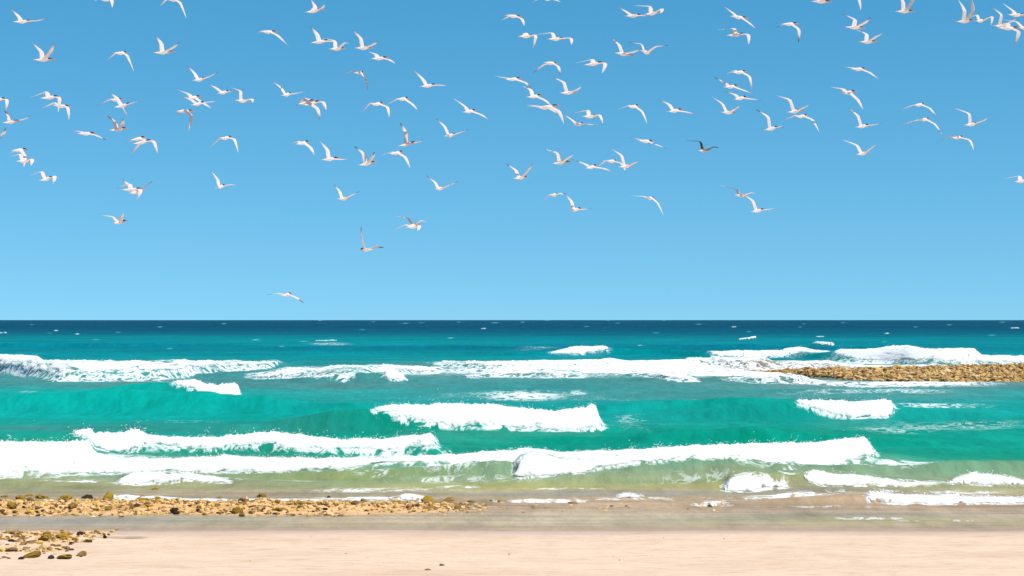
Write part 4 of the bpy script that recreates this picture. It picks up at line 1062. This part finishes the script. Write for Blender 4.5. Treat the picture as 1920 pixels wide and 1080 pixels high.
for i in range(84):
    cx = 1430 + 500 * (i + rrng.random()) / 84
    t = np.interp(cx, RT[:, 0], RT[:, 1]); b = np.interp(cx, RB[:, 0], RB[:, 1])
    u = rrng.random()
    cy = b - (b - t) * u * .92
    w = rrng.uniform(4.5, 8.5) * (.6 + .4 * (b - t) / 35)
    Db, Dc, top = (float(q) for q in reef_at(np.array(cx)))
    D = Db + (Dc - Db) * u * .98
    X = float(px2x(cx, D)); z = reef_z(X, D)
    kd = "reef" if rrng.random() < .8 else "dark"
    o = bpy.data.objects.new("reef_rock", rrng.choice(SHAPES[kd]))
    COL.objects.link(o)
    r = w * D / F / 2
    o.scale = (r, r * rrng.uniform(.8, 1.2), r * rrng.uniform(.6, .95))
    o.rotation_euler = (rrng.uniform(-.4, .4), rrng.uniform(-.4, .4), rrng.uniform(0, 6.28))
    o.location = (X, D, z + r * .2)
    tag(o, "%s boulder %s of the reef bank, %s" % ("brown" if kd == "reef" else "dark", "at the thin left tip" if cx < 1560 else "in the middle part" if cx < 1740 else "at the thick right end", "along its near edge" if u < .35 else "halfway up" if u < .7 else "on its crest"), "rock", "boulders on the reef bank")
M_RPEB = mat_pebble("reef_stones", [(0, (.07, .04, .018)), (.16, (.22, .12, .05)), (.5, (.44, .26, .10)), (.75, (.56, .36, .15)), (.9, (.48, .32, .07)), (1, (.62, .46, .28))])
pts = []
while len(pts) < 6500:
    px = 1408 + 900 * prng.rand() ** 1.0
    if px < 1560 and prng.rand() < .45: continue
    u = prng.uniform(-.03, 1.06)
    Db, Dc, top = (float(q) for q in reef_at(np.array(px)))
    D = Db + (Dc - Db) * u
    X_ = float(px2x(px, D)); z_ = reef_z(X_, D)
    r_ = (abs(prng.normal(.045, .04)) + .03) * (0.55 if px < 1500 else 1)
    pts.append((X_, D, z_ + r_ * .25, r_))
pebble_mass("reef_stones", pts, "mass of small brown stones covering the reef bank", M_RPEB, 9)

# ------------------------------------------------------------------ the terns
RING = [  # distance back from the bill tip, half width, half height, lift
 (0.03, .003, .003, -.006), (0.065, .008, .008, -.003), (0.098, .014, .014, 0.0), (0.125, .029, .029, .003), (0.165, .036, .036, .006), (0.205, .036, .036, .005),
 (0.250, .046, .045, .0), (0.290, .054, .052, -.003), (0.325, .056, .053, -.005), (0.360, .053, .049, -.004), (0.405, .042, .037, .0), (0.440, .033, .022, .003), (0.490, .050, .010, .006), (0.560, .070, .005, .008)]
BODY = [.9, .9, .9, .88, .88, .84, .76, .74, .72, .70, .70, .75, .8, .85]
SH0 = 6            # first of the four rings that carry a wing

def lerp(a, b, t):
    return a + (b - a) * t

def make_tern(row, idx):
    label, T, H, LW, LT, RW, RT_, dark, doff = row
    rg = random.Random(900 + idx)
    D = 18.2 + doff * 0.42 + rg.uniform(-.2, .2)
    SZ = D / 38.0                                # the flock is of small terns
    m = D / F
    def P(q):
        return Vector(((q[0] - 960) * m, 0.0, (HOR - q[1]) * m))
    t2, h2 = P(T), P(H)
    L2 = (h2 - t2)
    # bill tip and tail end along the body, extended past the cap and the middle of the tail
    BL = 0.345 * SZ                                   # cap to mid tail, m
    dy = math.sqrt(max(BL ** 2 - L2.length ** 2, (0.25 * BL) ** 2))
    f = Vector((L2.x, dy, L2.z)).normalized()
    mid = (t2 + h2) * .5 + Vector((0, D, CAMH))
    bl = Vector((L2.x, dy, L2.z)).length
    k = bl / BL * SZ
    up = Vector((0, 0, 1)) - f * f.z
    up.normalize()
    side = f.cross(up).normalized()              # image right, nearer to the camera
    cap = mid + f * (bl * .5)
    origin = cap + f * (0.165 * k)               # bill tip
    bm = bmesh.new()
    vcol = {}
    WHITE = (0.90, 0.88, 0.87); BLACK = (0.012, 0.012, 0.014); GREY = (0.80, 0.78, 0.78)
    BILL = (0.85, 0.40, 0.22)
    grey = dark >= 2
    rings = []
    head_yaw = rg.uniform(-.1, .1)
    for i, (d, rx, rz, lift) in enumerate(RING):
        c = origin - f * (d * k) + up * (lift * k)
        if i < 5:
            c += side * (head_yaw * (0.2 - d) * k * .5)
        ring = []
        for a in range(8):
            th = rad(22.5 + 45 * a)
            ox, oz = math.cos(th) * rx * k * BODY[i], math.sin(th) * rz * k * BODY[i]
            p = c + side * ox + up * oz
            if i == len(RING) - 1:               # forked tail
                w = abs(math.cos(th))
                p += f * ((0.085 if w < .6 else 0.0) * k)
            v = bm.verts.new(p)
            topside = math.sin(th) > .5
            mids = math.sin(th) > 0
            if i <= 1:
                cc = BILL
            elif i == 2:
                cc = BLACK if topside else BILL
            elif i in (3, 4):
                cc = BLACK if mids else WHITE
            elif i == 5:
                cc = BLACK if mids else WHITE
            elif 6 <= i <= 10 and topside:
                cc = GREY if not grey else (.30, .26, .24)
            else:
                cc = WHITE
            vcol[v] = cc
            ring.append(v)
        rings.append(ring)
    for i in range(len(rings) - 1):
        for a in range(8):
            b = (a + 1) % 8
            if SH0 <= i < SH0 + 3 and a in (7, 3):
                continue                          # the wings grow out of these openings
            bm.faces.new((rings[i][a], rings[i][b], rings[i + 1][b], rings[i + 1][a]))
    bm.faces.new(rings[0][::-1])
    bm.faces.new(rings[-1])

    def wing(sgn, W, Tp):
        topk, botk = (0, 7) if sgn > 0 else (3, 4)
        root = [rings[SH0 + j][topk] for j in range(4)] + [rings[SH0 + 3 - j][botk] for j in range(4)]
        sh = sum((v.co for v in root), Vector()) / 8
        sh2 = Vector((sh.x, 0, sh.z - CAMH))
        a2, b2 = P(W) - Vector((sh2.x, 0, sh2.z)), P(Tp) - P(W)
        def depth(v2, full, frac):
            return -sgn * math.sqrt(max(full ** 2 - v2.length ** 2, (frac * v2.length) ** 2))
        la, lb = 0.235 * SZ, 0.345 * SZ
        arm = Vector((a2.x, depth(a2, la, .18), a2.z))
        hand = Vector((b2.x, depth(b2, lb, .12), b2.z))
        wr = sh + arm
        tip = wr + hand
        def path(s):                              # 0..1 arm, 1..2 hand, rounded at the wrist
            def raw(q):
                return lerp(sh, wr, q) if q < 1 else lerp(wr, tip, q - 1)
            w = 0.16
            if abs(s - 1) < w:
                u = (s - (1 - w)) / (2 * w)
                p0, p1, p2 = raw(1 - w), wr, raw(1 + w)
                return p0 * (1 - u) ** 2 + p1 * 2 * u * (1 - u) + p2 * u * u
            return raw(s)
        ST = [(0.22, .150, .012), (0.55, .138, .010), (0.86, .130, .009), (1.0, .126, .008), (1.16, .116, .007), (1.4, .094, .005), (1.62, .068, .004), (1.82, .040, .003), (1.94, .020, .002), (2.0, .006, .0015)]
        prev = root
        n0 = None
        for s, ch, th in ST:
            p = path(s)
            e = 0.02
            sp = (path(min(s + e, 2)) - path(max(s - e, 0))).normalized()
            c = (f - sp * f.dot(sp))
            if c.length < .05:
                c = side
            c.normalize()
            if s > 1:                              # the hand sweeps back a little
                c = (c + sp * -0.0).normalized()
            nrm = c.cross(sp) if sgn < 0 else sp.cross(c)
            nrm.normalize()
            if nrm.dot(up) < 0 and n0 is None:
                pass
            n0 = nrm
            ck = ch * (0.74 if T[0] < H[0] else 0.45) * max(k, .85 * SZ)
            sweep = (0.018 * math.sin(min(s, 1.0) * math.pi / 2) - 0.05 * max(0, s - 1) ** 1.5) * SZ
            sec = []
            for j, (fr, tt) in enumerate(((0.0, .35), (.30, 1.0), (.66, .7), (1.0, .12))):
                q = p + c * ((0.40 - fr) * ck + sweep)
                camber = nrm * (0.05 * ck * math.sin(fr * math.pi))
                sec.append((q + camber + nrm * th * tt * SZ, fr, 1))
            for j, (fr, tt) in enumerate(((1.0, .12), (.66, .7), (.30, 1.0), (0.0, .35))):
                q = p + c * ((0.40 - fr) * ck + sweep)
                camber = nrm * (0.05 * ck * math.sin(fr * math.pi))
                sec.append((q + camber - nrm * th * tt * SZ, fr, -1))
            vs = []
            for q, fr, ud in sec:
                v = bm.verts.new(q)
                base = GREY if ud > 0 else WHITE
                if grey:
                    base = (.20, .17, .16) if (ud > 0 or fr < .5) else (.55, .50, .47)
                dk = 0.0
                if s > 1.35:
                    dk = min(1, dark) * min(1, (s - 1.35) / .4) * (0.35 + .65 * fr)
                    if s > 1.75:
                        dk = min(1, dark) * (.75 + .25 * fr)
                if grey and s > 1.3:
                    dk = 1
                vcol[v] = tuple(lerp(base[x], (.06, .065, .07)[x], dk) for x in range(3))
                vs.append(v)
            for j in range(8):
                j2 = (j + 1) % 8
                bm.faces.new((prev[j], prev[j2], vs[j2], vs[j]))
            prev = vs
        bm.faces.new(prev)
    wing(-1, LW, LT)
    wing(1, RW, RT_)
    bmesh.ops.recalc_face_normals(bm, faces=bm.faces)
    for v in bm.verts:
        v.co -= mid
    bm.verts.index_update()
    cols_ = [vcol[v] for v in bm.verts]
    me = bpy.data.meshes.new("tern")
    bm.to_mesh(me)
    bm.free()
    me.polygons.foreach_set("use_smooth", [True] * len(me.polygons))
    set_col(me, "plumage", np.array(cols_))
    o = link("tern", me, M_BIRD)
    o.location = mid
    sub = o.modifiers.new("smooth", 'SUBSURF')
    sub.levels = 1
    sub.render_levels = 1
    tag(o, label, "bird", "flock of terns flying over the sea")

for i, row in enumerate(BIRDS):
    make_tern(row, i)
